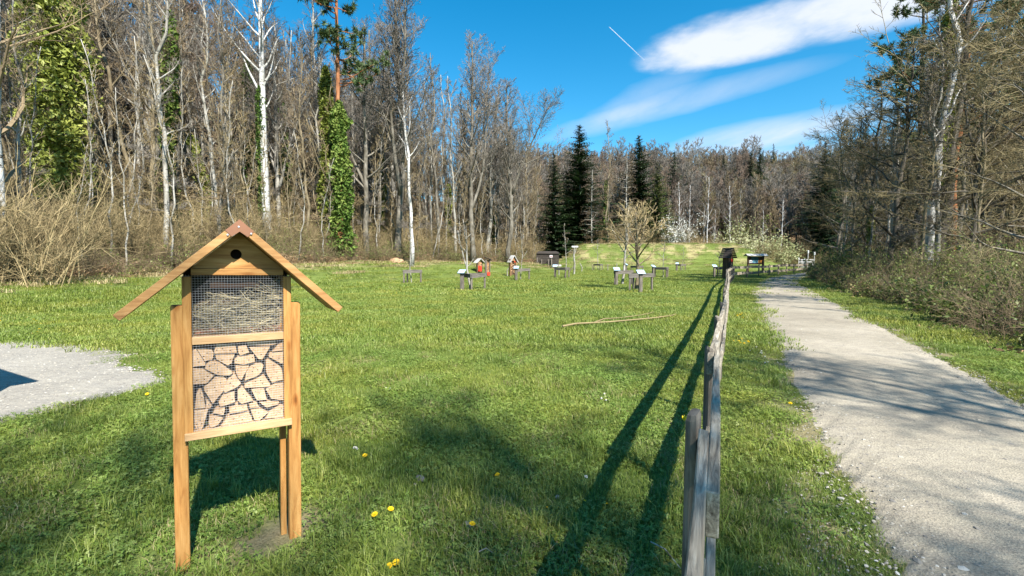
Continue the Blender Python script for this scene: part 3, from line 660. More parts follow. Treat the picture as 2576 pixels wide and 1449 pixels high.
def pine(seed, Ht, r, c0, spread, nl, tufts=7, needles=34, tr=.42):
    rng = np.random.default_rng(seed); T = MB(); C = MB(); n = 12; z = np.linspace(0, 1, n)
    P = np.c_[np.cumsum(rng.normal(0, .12, n)), np.cumsum(rng.normal(0, .12, n)), z * Ht]; P[:, :2] -= P[0, :2]; P[0, 2] = -.25
    R = np.maximum(r * (1 - .75 * z), .02); R[0] *= 1.25; T.tube(P, R, 9); V = []; Fc = []; A = []
    for i in range(nl):
        t = c0 + (1 - c0) * (i + rng.random()) / nl; f = t * (n - 1); j = min(int(f), n - 2); p = P[j] + (P[j + 1] - P[j]) * (f - j); az = rng.uniform(0, 6.28)
        ln = spread * (1.1 - .7 * (t - c0) / (1 - c0)) * rng.uniform(.5, 1.2)
        q = grow(rng, p, (math.cos(az), math.sin(az), rng.uniform(-.1, .35)), ln, 6, .16, .05); T.tube(q, np.linspace(.05, .012, 7), 4, False)
        for k in range(tufts):
            u = rng.uniform(.35, 1.02); f2 = u * 6; jj = min(int(f2), 5); c = q[jj] + (q[jj + 1] - q[jj]) * (f2 - jj) + rng.normal(0, .28, 3) * (1, 1, .5); val = rng.random() * .5
            for _ in range(needles):
                d = unit(rng.normal(0, 1, 3) + (0, 0, .35)); s = unit(np.cross(d, rng.normal(0, 1, 3))) * tr * .10; b = len(V); l = tr * rng.uniform(.6, 1.15)
                V += [c - s + d * .03, c + s + d * .03, c + d * l]; Fc.append((b, b + 1, b + 2)); A += [val + .5 * rng.random()] * 3
    C.add(V, Fc, A); return T, C
def bush(seed, h, w, stems, kids=(6, 4), r=.012, leaves=0, lsize=.03, arch=.0, lmi=1):
    rng = np.random.default_rng(seed); C = MB(); tips = []
    for i in range(stems):
        az = rng.uniform(0, 6.28); e = rng.uniform(.75, 1.45); L = h * rng.uniform(.6, 1.15); p = np.r_[rng.normal(0, w * .16, 2), -.1]
        q = grow(rng, p, (math.cos(az) * math.cos(e), math.sin(az) * math.cos(e), math.sin(e)), L, 6, .1, -arch); C.tube(q, np.linspace(r * rng.uniform(.7, 1.3), r * .35, 7), 4, False, v=rng.random()); tips.append(q)
        for k in range(kids[0]):
            j = rng.integers(1, 6); d = perp_dir(rng, unit(q[j + 1] - q[j]), rng.uniform(.4, 1.0)); l2 = L * rng.uniform(.2, .45); q2 = grow(rng, q[j], d, l2, 3, .13, .05 - arch)
            C.tube(q2, np.linspace(r * .5, r * .25, 4), 3, False, v=rng.random()); tips.append(q2)
            for m in range(kids[1]):
                jj = rng.integers(0, 3); q3 = grow(rng, q2[jj], perp_dir(rng, unit(q2[jj + 1] - q2[jj]), rng.uniform(.4, 1.0)), l2 * rng.uniform(.25, .6), 2, .13, .02)
                C.tube(q3, np.linspace(r * .32, r * .18, 3), 3, False, v=rng.random()); tips.append(q3)
    if leaves:
        Q = [t[rng.integers(max(1, len(t) // 2), len(t))] + rng.normal(0, .05, 3) for t in (tips[i] for i in rng.integers(0, len(tips), leaves))]
        V, f, A = leaf_cloud(rng, np.array(Q), lsize); C.add(V, f, A, lmi)
    return C

# prototype meshes, shared by all copies of a kind
def protos():
    D = {}
    def reg(k, TC, bark_, twig_): T, C = TC; D[k] = (T.mesh('trunk_' + k, bark_, True), C.mesh('crown_' + k, twig_))
    reg('beech', bare_tree(1, 23, .30, .30, 6.0, 24, .09, (9, 6, 4), fork=1, low=6), 'bark_grey', 'twig_grey')
    reg('beech2', bare_tree(2, 23, .27, .34, 4.6, 26, .13, (9, 6, 4), fork=2, elev=(.5, 1.0), low=8), 'bark_pale', 'twig_grey')
    reg('straight', bare_tree(302, 26, .34, .40, 5.0, 26, .10, (9, 6, 4), elev=(.45, 1.0), wander=.006, low=5), 'bark_birch', 'twig_grey')
    reg('edge', bare_tree(305, 22, .27, .16, 5.0, 22, .07, (8, 6, 4), elev=(.2, .8), wander=.012, fork=1, low=4, dark_limbs=True), 'bark_birch', 'twig_brown')
    reg('slim', bare_tree(3, 21, .17, .38, 3.0, 22, .12, (8, 6, 3), elev=(.5, 1.0), low=12, wander=.05), 'bark_pale', 'twig_grey')
    reg('slim2', bare_tree(4, 19, .15, .30, 3.0, 22, .10, (8, 5, 3), elev=(.4, .9), low=16, wander=.06), 'bark_tan', 'twig_brown')
    reg('slim3', bare_tree(5, 16, .12, .28, 2.6, 20, .10, (8, 5, 3), elev=(.4, .9), fork=1, low=14, wander=.06), 'bark_grey', 'twig_brown')
    reg('fan', bare_tree(6, 20, .24, .22, 5.2, 30, .15, (10, 6, 4), elev=(.45, .95), fork=1, topshape=1.6), 'bark_grey', 'twig_grey')
    reg('fan2', bare_tree(16, 21, .22, .30, 4.4, 30, .15, (10, 6, 4), elev=(.55, 1.05), fork=2, topshape=1.5), 'bark_grey', 'twig_grey')
    reg('birch', bare_tree(7, 14, .13, .38, 2.5, 20, .05, (7, 5, 3), elev=(.5, 1.0), low=4), 'bark_birch', 'twig_red')
    reg('whip', bare_tree(8, 9, .045, .35, 1.2, 14, .08, (5, 3, 2), elev=(.6, 1.1), twig=.006, wander=.07, low=6), 'bark_pale', 'twig_tan')
    reg('whip2', bare_tree(9, 11, .055, .4, 1.4, 14, .08, (5, 3, 2), elev=(.6, 1.1), twig=.006, wander=.07, fork=1, low=6), 'bark_tan', 'twig_tan')
    reg('spread', bare_tree(10, 16, .20, .16, 6.2, 26, .03, (9, 6, 4), elev=(.05, .6), wander=.05, low=10), 'bark_dark', 'twig_olive')
    reg('spread2', bare_tree(11, 15, .16, .15, 5.2, 26, .03, (9, 6, 4), elev=(.05, .6), wander=.06, low=10, fork=1), 'bark_grey', 'twig_olive')
    reg('larch', bare_tree(12, 18, .20, .12, 3.4, 46, .0, (9, 5, 3), elev=(-.15, .25), wander=.015, low=8, topshape=.9), 'bark_pale', 'twig_brown')
    reg('spruce', spruce(1, 20, 4.6, 1.6, step=.42, sp=.62), 'bark_dark', ['needles', 'bark_dark'])
    reg('spruce2', spruce(2, 17, 3.2, 1.5, step=.42, sp=.55), 'bark_dark', ['needles', 'bark_dark'])
    reg('spruce_y', spruce(3, 15, 4.2, 1.5, droop=.15, step=.42, sp=.6), 'bark_dark', ['needles_yellow', 'bark_dark'])
    reg('pine', pine(1, 25, .26, .52, 4.2, 34, 9, 40), 'bark_pine', 'needles_pine')
    reg('pine2', pine(2, 22, .24, .45, 4.8, 34, 9, 40), 'bark_pine', 'needles_pine')
    return D
PROTO = protos()
def tree(kind, x, y, name, label, h=None, sc=1.0, wide=1.0, rz=None, group=None, bark_=None, twig_=None, lean=0, cat='tree'):
    base = {'straight': 26, 'edge': 22, 'beech': 23, 'beech2': 23, 'slim': 21, 'slim2': 19, 'slim3': 16, 'fan': 20, 'fan2': 21, 'birch': 14, 'whip': 9, 'whip2': 11, 'spread': 16, 'spread2': 15, 'larch': 18, 'spruce': 20, 'spruce2': 17, 'spruce_y': 15, 'pine': 25, 'pine2': 22}[kind]
    if h: sc = h / base
    z = Hs(x, y); e = empty(name, (x, y, z), 0 if rz is None else rz, sc)
    if lean: e.rotation_euler = (0, lean, 0 if rz is None else rz)
    if wide != 1: e.scale = (sc * wide, sc * wide, sc)
    for nm, me, mt in (('trunk', PROTO[kind][0], bark_), ('crown', PROTO[kind][1], twig_)):
        o = put(nm, me, e)
        if mt: o.material_slots[0].link = 'OBJECT'; o.material_slots[0].material = M[mt]
    return tag(e, label, cat, group)
def topz(v, d): return CAMH + (HZ - v) * d / F
def gx(u, d): return (u - 1288) * d / F

def named_trees():
    def T(kind, u, d, vtop, name, label, **k):
        x = gx(u, d); h = topz(vtop, d) - Hs(x, d) if vtop is not None else None
        return tree(kind, x, d, name, label, h=h, **k)
    # left edge of the wood
    e = T('edge', 8, 17, -500, 'birch_tree', 'thick white-barked birch with crooked dark limbs at the left edge of the photo', bark_='bark_birch', rz=2.6)
    e = T('straight', 676, 33, -200, 'beech_tree', 'tall straight white-barked beech rising just behind the insect hotel roof', rz=1.1)
    iv = ivy_column(41, 10, .36, .34, 3000, .075).build('ivy', 'ivy', e); iv.location = (-.22, .12, 2.5)
    e = T('pine', 858, 35, -140, 'pine_tree', 'tall orange-trunked pine with green needles right of the ivy pillar', rz=2.2)
    iv = ivy_column(42, 12, .95, .6, 6500, .13).build('ivy', 'ivy', e); iv.location = (-.1, -.1, .2)
    e = T('slim', 832, 36, 90, 'ivy_covered_tree', 'ivy-smothered pale trunk standing left of the orange pine', rz=.4)
    iv = ivy_column(43, 16, .95, .5, 7500, .14).build('ivy', 'ivy_light', e); iv.location = (0, 0, 1.5)
    T('fan2', 1000, 40, -12, 'large_bare_tree', 'largest dark-limbed bare tree at the centre of the tree line', wide=1.25, rz=.3, bark_='bark_grey')
    T('slim', 1036, 38, 70, 'leaning_bare_tree', 'pale bare tree leaning right beside the largest bare tree', lean=.10, bark_='bark_birch', rz=2)
    T('fan2', 1192, 47, 118, 'bare_tree', 'rounded bare tree between the leaning pale trunk and the last tree of the row', wide=1.15, rz=2.4)
    T('fan', 1278, 52, 228, 'bare_tree', 'wide fan-shaped bare tree at the right end of the tree row', wide=1.2, rz=4.0)
    T('slim', 1110, 46, 150, 'bare_tree', 'slim bare tree just right of the leaning pale trunk', rz=.9, bark_='bark_grey')
    e = T('slim2', 165, 24, -60, 'ivy_covered_tree', 'broad yellow-green ivy-clad tree near the left edge of the wood', rz=.4)
    ivy_column(44, 17, 1.6, 2.3, 15000, .15, .7).build('ivy', 'ivy_light', e).location = (0, 0, 3.0)
    for i, (u, d, sc, lean, g) in enumerate([(560, 31, 11, -.25, 0), (640, 38, 15, 0, 0), (425, 30, 15, -.12, 0), (1130, 48, 11, 0, 1), (1240, 56, 9, 0, 1), (720, 40, 14, 0, 0), (965, 44, 12, 0, 0)]):
        x = gx(u, d); e = tree('slim3', x, d, 'ivy_covered_tree', ['ivy-covered tree leaning left, left of the white beech', 'ivy-wrapped upright trunk just left of the white beech', 'slightly leaning ivy-covered tree left of the insect hotel roof', 'ivy-wrapped trunk right of the leaning pale tree', 'ivy-wrapped trunk left of the fan-shaped bare tree', 'ivy-covered trunk just right of the white beech', 'ivy-covered trunk just left of the largest bare tree'][i], sc=sc / 14, lean=lean, rz=i * 1.3)
        ivy_column(50 + i, sc * .8, .55, .45, 2600, .12, .8).build('ivy', 'ivy' if i % 3 else 'ivy_light', e).location = (0, 0, .8)
    # conifers and bare trees behind the mound
    T('spruce2', 1392, 72, 383, 'spruce_tree', 'narrow spruce at the left end of the conifers behind the shed', wide=1.5, rz=1)
    T('spruce', 1455, 76, 318, 'spruce_tree', 'tallest dark spruce standing behind the shed', wide=1.8, rz=2)
    T('spruce2', 1424, 80, 430, 'spruce_tree', 'low dark spruce between the narrow and the tallest spruce', rz=1.4, wide=1.7)
    T('slim2', 1527, 74, 312, 'bare_tree', 'bare ivy-footed tree right of the tallest spruce', rz=3)
    ivy_column(61, 12, .5, .4, 2200, .16, .8).build('ivy', 'ivy', T('slim3', 1522, 76, 420, 'ivy_covered_tree', 'ivy-covered stem directly behind the mound crest right of the tallest spruce', rz=1)).location = (0, 0, 1)
    T('spruce', 1602, 86, 342, 'spruce_tree', 'dark spruce with thin top above the two guarded fruit trees', wide=1.6, rz=.3)
    T('larch', 1573, 78, 390, 'larch_tree', 'bare grey larch in front of the thin-topped spruce', rz=.3)
    T('larch', 1488, 72, 430, 'larch_tree', 'bare larch close against the tallest spruce', rz=1.3)
    T('spruce_y', 1648, 82, 405, 'young_pine', 'yellow-green young pine left of the birches', rz=.8)
    T('spruce2', 1690, 100, 383, 'spruce_tree', 'dark spruce behind the white blossom bush', wide=1.35, rz=1.8)
    T('spruce2', 1722, 108, 415, 'spruce_tree', 'small spruce on the hill just right of the spruce behind the birches', rz=.2)
    T('spruce', 1812, 125, 390, 'spruce_tree', 'spruce at middle height on the wooded hill', rz=.7)
    T('spruce', 1880, 112, 385, 'spruce_tree', 'left of the two broad green spruces on the hillside', wide=1.35, rz=2.7)
    T('spruce', 1902, 116, 373, 'spruce_tree', 'right of the two broad green spruces on the hillside', wide=1.35, rz=1.7)
    T('spruce2', 1935, 160, 365, 'spruce_tree', 'tiny pointed spruce on the skyline of the hill', rz=1)
    T('spruce', 2064, 84, 358, 'spruce_tree', 'dark broad spruce where the path disappears', wide=1.35, rz=.5)
    T('spruce', 2100, 88, 372, 'spruce_tree', 'dark spruce half hidden behind the right-hand trees', rz=2.5)
    for u, d, v, lb in [(1712, 84, 460, 'white-stemmed birch behind the white blossom bush'), (1732, 86, 470, 'white-stemmed birch just right of the white blossom bush'), (1777, 85, 450, 'tallest white birch behind the middle of the mound'), (1795, 87, 530, 'short birch between the two tall birches'), (1838, 85, 470, 'white birch behind the little dark hut'), (1960, 84, 490, 'white birch with spreading crown above the pale bush'), (1916, 86, 520, 'thin birch between the two pale green bushes')]:
        T('birch', u, d, v, 'birch_tree', lb, rz=u * .7)
    # right-hand wood, single trees that stand out
    T('spread', 2236, 24, 120, 'dark_bare_tree', 'dark-trunked bare tree left of the white birch in the right-hand wood', rz=.5)
    e = T('slim', 2322, 22, -250, 'birch_tree', 'white-barked leaning birch trunk in the right-hand wood', bark_='bark_birch', rz=3.4, lean=.03, wide=1.3)
    T('slim', 2302, 21.4, 150, 'thin_bare_tree', 'thin pale stem just left of the white birch on the right', rz=2.2, bark_='bark_tan')
    e = T('spread', 2350, 23, -120, 'ivy_covered_tree', 'ivy-climbed trunk with long bare limbs reaching left over the path', rz=1.0, lean=-.04)
    ivy_column(71, 9, .34, .3, 3000, .085, .8).build('ivy', 'ivy_light', e).location = (0, 0, 4.5)
    T('pine2', 2394, 25, -160, 'pine_tree', 'orange-trunked pine in the right-hand wood', rz=.2)
    T('pine2', 2290, 30, -20, 'pine_tree', 'dark-crowned pine behind the ivy-climbed trunk on the right', rz=1.9, bark_='bark_dark')
    T('pine2', 2500, 30, -100, 'pine_tree', 'pine with bluish needles near the right edge', rz=2.9, bark_='bark_dark')
    T('spread2', 2452, 19, 60, 'crooked_bare_tree', 'crooked dark tree near the right edge', rz=.9, bark_='bark_dark')
    T('spread2', 2150, 33, 300, 'bare_tree', 'bare tree nearest the bend of the path', rz=2.0)
    e = T('slim3', 2185, 31, 330, 'ivy_covered_tree', 'ivy-dotted trunk beside the bend of the path', rz=2.6)
    ivy_column(72, 7, .4, .3, 1800, .09, .8).build('ivy', 'ivy_light', e).location = (0, 0, 1)
named_trees()

ORD = 'first second third fourth fifth sixth seventh eighth ninth tenth eleventh twelfth thirteenth fourteenth fifteenth'.split()
ZONES_L = [(165, 'left of the yellow-green ivy tree'), (676, 'between the yellow-green ivy tree and the white beech'), (858, 'between the white beech and the orange pine'), (1000, 'between the orange pine and the largest bare tree'), (9999, 'right of the largest bare tree')]
ZONES_R = [(2236, 'left of the dark trunk on the right'), (2394, 'between the dark trunk and the right-hand pine'), (9999, 'right of the right-hand orange pine')]
def label_by_place(items, zones, desc):
    bins = {}
    for u, k, e in items:
        z = next(t for lim, t in zones if u < lim); bins.setdefault((k, z), []).append((u, e))
    for (k, z), L_ in bins.items():
        L_.sort(key=lambda q: q[0])
        for i, (u, e) in enumerate(L_):
            e['label'] = (desc[k] + ' ' + z) if len(L_) == 1 or i >= len(ORD) else '%s %s from the left, %s' % (ORD[i], desc[k], z)
def wood_fill():
    itL = []; itR = []; itS = []
    rng = np.random.default_rng(77); placed = []
    def far_enough(x, y, d): 
        if any((x - a) ** 2 + (y - b) ** 2 < d * d for a, b in placed): return False
        placed.append((x, y)); return True
    placed += [(gx(165, 24), 24), (gx(150, 22.5), 22.5), (gx(200, 22.5), 22.5), (gx(175, 21), 21), (gx(676, 33), 33), (gx(676, 31.5), 31.5), (gx(858, 35), 35), (gx(840, 34), 34)]
    # left wood: trunks one can tell apart
    kinds = ['slim', 'slim2', 'slim3', 'beech2', 'beech', 'slim', 'slim2']; n = 0
    labels = {'slim': 'slim pale bare tree in the left wood', 'slim2': 'slim tan-barked bare tree in the left wood', 'slim3': 'thin grey forked bare tree in the left wood', 'beech': 'stout grey beech in the left wood', 'beech2': 'forked pale-barked bare tree in the left wood'}
    for _ in range(6000):
        y = rng.uniform(13, 74); s = 1.0 + 22 * rng.random() ** 1.3; x = float(np.interp(y, EY, EX)) - s / .85
        if abs(x) > 1.18 * y + 2: continue
        lim = 2.3 if s < 12 else 3.0
        if y > 60 and s > 10: continue
        if not far_enough(x, y, lim): continue
        k = kinds[rng.integers(len(kinds))]; mx = np.interp(gx(0, 1) * 0 + x / y * F + 1288, [0, 740, 1000, 1190, 1340, 1400], [-300, -60, 60, 180, 320, 420]); hmax = topz(mx, y) - Hs(x, y)
        h = min(rng.uniform(15, 23), max(6, hmax * rng.uniform(.75, 1.0)))
        itL.append((x / y * F + 1288, k, None)); e_ = tree(k, x, y, {'slim': 'slim_bare_tree', 'slim2': 'tan_bare_tree', 'slim3': 'thin_forked_tree', 'beech': 'beech_tree', 'beech2': 'forked_bare_tree'}[k], labels[k], h=h, rz=rng.uniform(0, 6.28), lean=rng.normal(0, .04), group='bare trees of the left wood'); itL[-1] = (*itL[-1][:2], e_); n += 1
        if n >= 135: break
    n = 0
    for _ in range(6000):
        y = rng.uniform(12, 66); s = .2 + 9 * rng.random() ** 1.4; x = float(np.interp(y, EY, EX)) - s / .85
        if abs(x) > 1.16 * y + 1: continue
        if not far_enough(x, y, .75): continue
        k = 'whip' if rng.random() < .6 else 'whip2'
        tree(k, x, y, 'sapling_stem', {'whip': 'thin pale whip-like sapling ', 'whip2': 'thin tan forked sapling '}[k] + next(t for lim, t in ZONES_L if x / y * F + 1288 < lim), sc=rng.uniform(.55, 1.25), rz=rng.uniform(0, 6.28), lean=rng.normal(0, .10), group='saplings along the left wood edge', cat='sapling'); n += 1
        if n >= 170: break
    # right wood
    n = 0; kinds = ['spread', 'spread2', 'slim3', 'slim2', 'spread2', 'slim']
    lb = {'spread': 'dark low-branched bare tree in the right-hand wood', 'spread2': 'grey low-branched bare tree in the right-hand wood', 'slim3': 'thin grey forked bare tree in the right-hand wood', 'slim2': 'slim tan-barked bare tree in the right-hand wood', 'slim': 'slim pale bare tree in the right-hand wood'}
    for _ in range(6000):
        y = rng.uniform(9, 72); x = float(np.interp(y, RY, RX)) + 1.6 + 20 * rng.random() ** 1.2
        if x > 1.17 * y + 3 or (y > 50 and x < 46): continue
        if not far_enough(x, y, 2.2): continue
        k = kinds[rng.integers(len(kinds))]; u = x / y * F + 1288; vt = np.interp(u, [2020, 2120, 2250, 2350], [420, 300, 180, 0]); h = min(rng.uniform(11, 19), topz(vt, y) * rng.uniform(.8, 1.05))
        e_ = tree(k, x, y, {'spread': 'dark_bare_tree', 'spread2': 'grey_bare_tree', 'slim3': 'thin_forked_tree', 'slim2': 'tan_bare_tree', 'slim': 'slim_bare_tree'}[k], lb[k], h=max(5, h), rz=rng.uniform(0, 6.28), lean=rng.normal(0, .05), group='bare trees of the right-hand wood'); itR.append((u, k, e_)); n += 1
        if n >= 66: break
    label_by_place(itL, ZONES_L, {'slim': 'slim pale tree', 'slim2': 'slim tan tree', 'slim3': 'thin forked tree', 'beech': 'stout grey beech', 'beech2': 'forked pale tree'})
    label_by_place(itR, ZONES_R, {'spread': 'dark low-branched tree', 'spread2': 'grey low-branched tree', 'slim3': 'thin forked tree', 'slim2': 'slim tan tree', 'slim': 'slim pale tree'})
    # trees behind the photographer, whose branches shade the foreground
    tree('fan', 9.0, -12.5, 'bare_tree', 'bare tree behind the photographer shading the foreground grass', h=20, rz=1)
    tree('spread2', 9.2, -3.0, 'grey_bare_tree', 'low-branched tree right of the path shading its near end', h=12, rz=2)
    # low-detail trees as one mass: the wooded hill and the depth of the woods
    def far_proto(seed, Ht, sp, tw, bk, fork=1):
        T, C = bare_tree(seed, Ht, .2, .28, sp, 18, .12, (9, 7), twig=.022, fork=fork, elev=(.4, 1.0)); mb = MB()
        for A_, mi in ((T, 0), (C, 1)):
            mb.add(np.concatenate(A_.V), A_.Fc, np.concatenate(A_.A), mi)
        return mb.mesh('far_tree', [bk, tw])
    def far_spruce(seed, Ht, r): T, C = spruce(seed, Ht, r, .9, step=.8, sp=.8); return C.mesh('far_spruce', ['needles', 'bark_dark'])
    src = [far_proto(90, 19, 4.5, 'twig_red', 'bark_grey'), far_proto(91, 18, 4.0, 'twig_brown', 'bark_tan'), far_proto(92, 20, 5.0, 'twig_grey', 'bark_grey', 2), far_proto(93, 17, 3.6, 'twig_olive', 'bark_pale'), far_spruce(95, 18, 2.8), far_spruce(96, 15, 2.4)]
    P = []; I = []; S = []
    for _ in range(9000):                                     # hill behind the mound
        y = 88 + 95 * rng.random() ** 1.2; x = rng.uniform(-10, 150)
        if abs(x) > 1.2 * y: continue
        P.append((x, y)); q = rng.random(); I.append(4 + int(rng.random() < .5) if q < .10 else int(rng.integers(0, 4))); S.append(rng.uniform(.65, 1.05))
        if len(P) > 1500: break
    m = 0
    while m < 330:                                            # depth of the left wood
        y = rng.uniform(8, 95); s = rng.uniform(16, 60); x = float(np.interp(y, EY, EX)) - s / .85
        u = x / max(y, 1) * F + 1288
        if x < -1.25 * y - 4: continue
        vt = np.interp(u, [0, 740, 1000, 1190, 1340, 1400], [-250, 0, 110, 230, 350, 430]); h = min(topz(vt, y) - Hs(x, y), 22)
        if h < 6: continue
        P.append((x, y)); I.append(int(rng.integers(0, 4)) if rng.random() > .06 else 4); S.append(min(1.15, h / 19) * rng.uniform(.8, 1)); m += 1
    m = 0
    while m < 200:                                            # depth of the right wood
        y = rng.uniform(14, 95); x = float(np.interp(y, RY, RX)) + rng.uniform(14, 75)
        if x > 1.25 * y + 6 or (y > 58 and x < 50): continue
        P.append((x, y)); I.append(int(rng.integers(0, 4)) if rng.random() > .12 else 4); S.append(rng.uniform(.55, 1.0)); m += 1
    P = np.array(P); z = H(P[:, 0], P[:, 1]) - .1
    scatter('distant_wood', np.c_[P, z], rng.uniform(0, 6.28, len(P)), S, I, src, 'far mass of bare brown trees and scattered conifers on the hill')
wood_fill()

def build_thickets():
    rng = np.random.default_rng(31)
    src = [bush(1, 2.6, 2.0, 26, (6, 4), .012, arch=.03).mesh('thicket', 'twig_tan'), bush(2, 3.4, 2.4, 24, (7, 4), .014).mesh('thicket', 'twig_tan'),
           bush(3, 1.5, 2.0, 30, (6, 4), .008, arch=.12).mesh('thicket', 'twig_brown'), bush(4, 1.3, 1.8, 26, (5, 3), .008, 500, .035, .1).mesh('thicket', ['twig_brown', 'bramble']),
           bush(5, 2.2, 1.8, 22, (6, 4), .01, 600, .035, .04).mesh('thicket', ['twig_olive', 'buds']), bush(6, 1.0, 1.6, 26, (5, 3), .008, 900, .045, .14).mesh('thicket', ['twig_brown', 'bramble']),
           bush(7, .8, 1.4, 20, (4, 3), .006, 500, .04, .14).mesh('thicket', ['twig_tan', 'dead_leaf'])]
    P = []; I = []; S = []
    def ap(x, y, i, s): P.append((x, y)); I.append(i); S.append(s)
    for _ in range(950):                                      # foot of the left wood
        y = rng.uniform(11, 74); s = rng.exponential(2.4) + .1; x = float(np.interp(y, EY, EX)) - s / .85
        if abs(x) > 1.2 * y + 2: continue
        front = s < 1.2; ap(x, y, int(rng.choice([2, 6, 3] if front else [0, 1, 2, 0, 4, 3])), rng.uniform(.6, 1.1) * (1 if y > 20 else .9))
    for _ in range(420):
        y = rng.uniform(20, 80); s = rng.uniform(5, 22); x = float(np.interp(y, EY, EX)) - s / .85
        if abs(x) < 1.2 * y + 2: ap(x, y, int(rng.choice([0, 1, 4])), rng.uniform(.8, 1.5))
    for _ in range(16):                                       # tall hedge-like shrubs at the far left
        y = rng.uniform(13.5, 18); x = float(np.interp(y, EY, EX)) + rng.uniform(-1.5, .8); ap(x, y, int(rng.choice([0, 1])), rng.uniform(1.0, 1.5))
    for _ in range(800):                                      # foot of the right wood
        y = rng.uniform(6, 66); s = rng.exponential(3.0) - .1; x = float(np.interp(y, RY, RX)) + s
        if x > 1.2 * y + 3: continue
        ap(x, y, int(rng.choice([3, 5, 5, 6, 2, 5] if s < 1.5 else [3, 4, 5, 5, 4, 4])), rng.uniform(.6, 1.1))
    for _ in range(320):                                      # behind the mound
        x = rng.uniform(4, 62); y = rng.uniform(79, 92)
        ap(x, y, int(rng.choice([0, 1, 4, 1])), rng.uniform(.9, 1.6))
    P = np.array(P); scatter('undergrowth', np.c_[P, H(P[:, 0], P[:, 1])], rng.uniform(0, 6.28, len(P)), S, I, src, 'tangle of brambles and bare thicket stems at the foot of the woods')
    # dead leaves and litter on the ground
    V, f, A = leaf_cloud(rng, rng.uniform(-1, 1, (90, 3)) * (.6, .6, .02) + (0, 0, .03), .04, .5); lit = MB().add(V, f, A).mesh('litter', 'dead_leaf')
    P = []
    for _ in range(1500):
        if rng.random() < .5: y = rng.uniform(6, 40); x = float(np.interp(y, RY, RX)) + rng.uniform(-.5, 7)
        else: y = rng.uniform(11, 50); x = float(np.interp(y, EY, EX)) - rng.uniform(-.5, 8)
        if abs(x) < 1.2 * y + 2: P.append((x, y))
    P = np.array(P); scatter('leaf_litter', np.c_[P, H(P[:, 0], P[:, 1])], rng.uniform(0, 6.28, len(P)), rng.uniform(.7, 1.3, len(P)), 0, [lit], 'brown dead leaves lying under the trees')
    # single bushes that stand out
    def B(mb, mats, x, y, label):
        o = mb.build('bush', mats); o.location = (x, y, Hs(x, y)); tag(o, label, 'bush'); 
        return o
    def split(seed, h, w, st, lv, ls, tw, lf, x, y, name, label, kids=(8, 5)):
        e = empty(name, (x, y, Hs(x, y))); full = bush(seed, h, w, st, kids, .012, lv, ls)
        A_ = MB(); Bm = MB(); n0 = len(full.V) - 1
        A_.V = full.V[:n0]; A_.A = full.A[:n0]; A_.n = sum(len(v) for v in A_.V); A_.Fc = [q for q, m in zip(full.Fc, full.mi) if m == 0]; A_.mi = [0] * len(A_.Fc)
        A_.build('branches', tw, e); V = full.V[-1]; Bm.add(V, [(4 * i, 4 * i + 1, 4 * i + 2, 4 * i + 3) for i in range(len(V) // 4)], full.A[-1]); Bm.build('blossom' if 'blossom' in lf else 'leaves', lf, e)
        tag(e, label, 'bush'); return e
    y = 80; split(81, 6.2, 3.4, 26, 2600, .10, 'twig_grey', 'blossom', gx(1702, y), y, 'blossom_bush', 'white-blossoming bush behind the mound crest')
    split(82, 6.4, 4.2, 30, 4200, .11, 'twig_tan', 'blossom_green', gx(1872, y), y, 'pale_green_bush', 'large pale green bush behind the info board')
    split(83, 5.6, 5.2, 30, 4200, .11, 'twig_tan', 'blossom_green', gx(1955, y), y, 'pale_green_bush', 'rounded pale green bush at the right end of the mound')
    split(84, 8.5, 3.0, 24, 2000, .10, 'twig_olive', 'buds', gx(1865, 84), 84, 'green_bush', 'tall fresh-green bush rising behind the large pale green bush')
    split(85, 3.2, 2.2, 22, 500, .05, 'twig_brown', 'dead_leaf', gx(1590, 74), 74.0, 'copper_bush', 'bush with clinging copper-brown leaves on the mound top', (7, 4))
    x, y_ = gx(2110, 34), 34; split(86, 2.6, 3.4, 30, 2600, .06, 'twig_tan', 'buds', x, y_, 'roadside_bush', 'rounded olive bush at the bend of the path')
build_thickets()
# ------------------------------------------------------------------ the insect hotel in the foreground
PHI, LEAN, MX, MY = math.radians(32.9), math.radians(1.2), -1.461, 2.426
def hotel_xz(zx, zy, ly=0.0):
    # a point of the close-up (region 400,840..1400,1740 of the photograph) onto the hotel's front plane
    u, v = (400 + zx * .6211) / 1.5652, (840 + zy * .6211) / 1.5652
    R = Matrix.Translation((MX, MY, 0)) @ Matrix.Rotation(PHI, 4, 'Z') @ Matrix.Rotation(LEAN, 4, 'Y'); Ri = R.inverted()
    o = Ri @ Vector((0, 0, CAMH)); d = (Ri.to_3x3()) @ Vector(ray(u, v)); t = (ly - o.y) / d.y; p = o + d * t; return p.x, p.z
def holed_prism(poly, holes, y0, y1, hd, r, sides=8, through=False):
    bm = bmesh.new(); edges = []
    def loop(P):
        vs = [bm.verts.new((x, y0, z)) for x, z in P]; es = [bm.edges.new((vs[i], vs[(i + 1) % len(vs)])) for i in range(len(vs))]; edges.extend(es); return vs
    out = loop(poly); hv = [loop([(x + r * math.cos(-a), z + r * math.sin(-a)) for a in np.arange(sides) * 2 * math.pi / sides]) for x, z in holes]
    bmesh.ops.triangle_fill(bm, use_beauty=True, use_dissolve=False, edges=edges)
    def wall(vs, y, cap):
        b = [bm.verts.new((v.co.x, y, v.co.z)) for v in vs]; n = len(vs)
        for i in range(n): bm.faces.new((vs[i], vs[(i + 1) % n], b[(i + 1) % n], b[i]))
        if cap: bm.faces.new(b)
    wall(out, y1, not through)
    for h in hv: wall(h, y0 + hd, not through)
    bmesh.ops.recalc_face_normals(bm, faces=bm.faces[:]); return bm
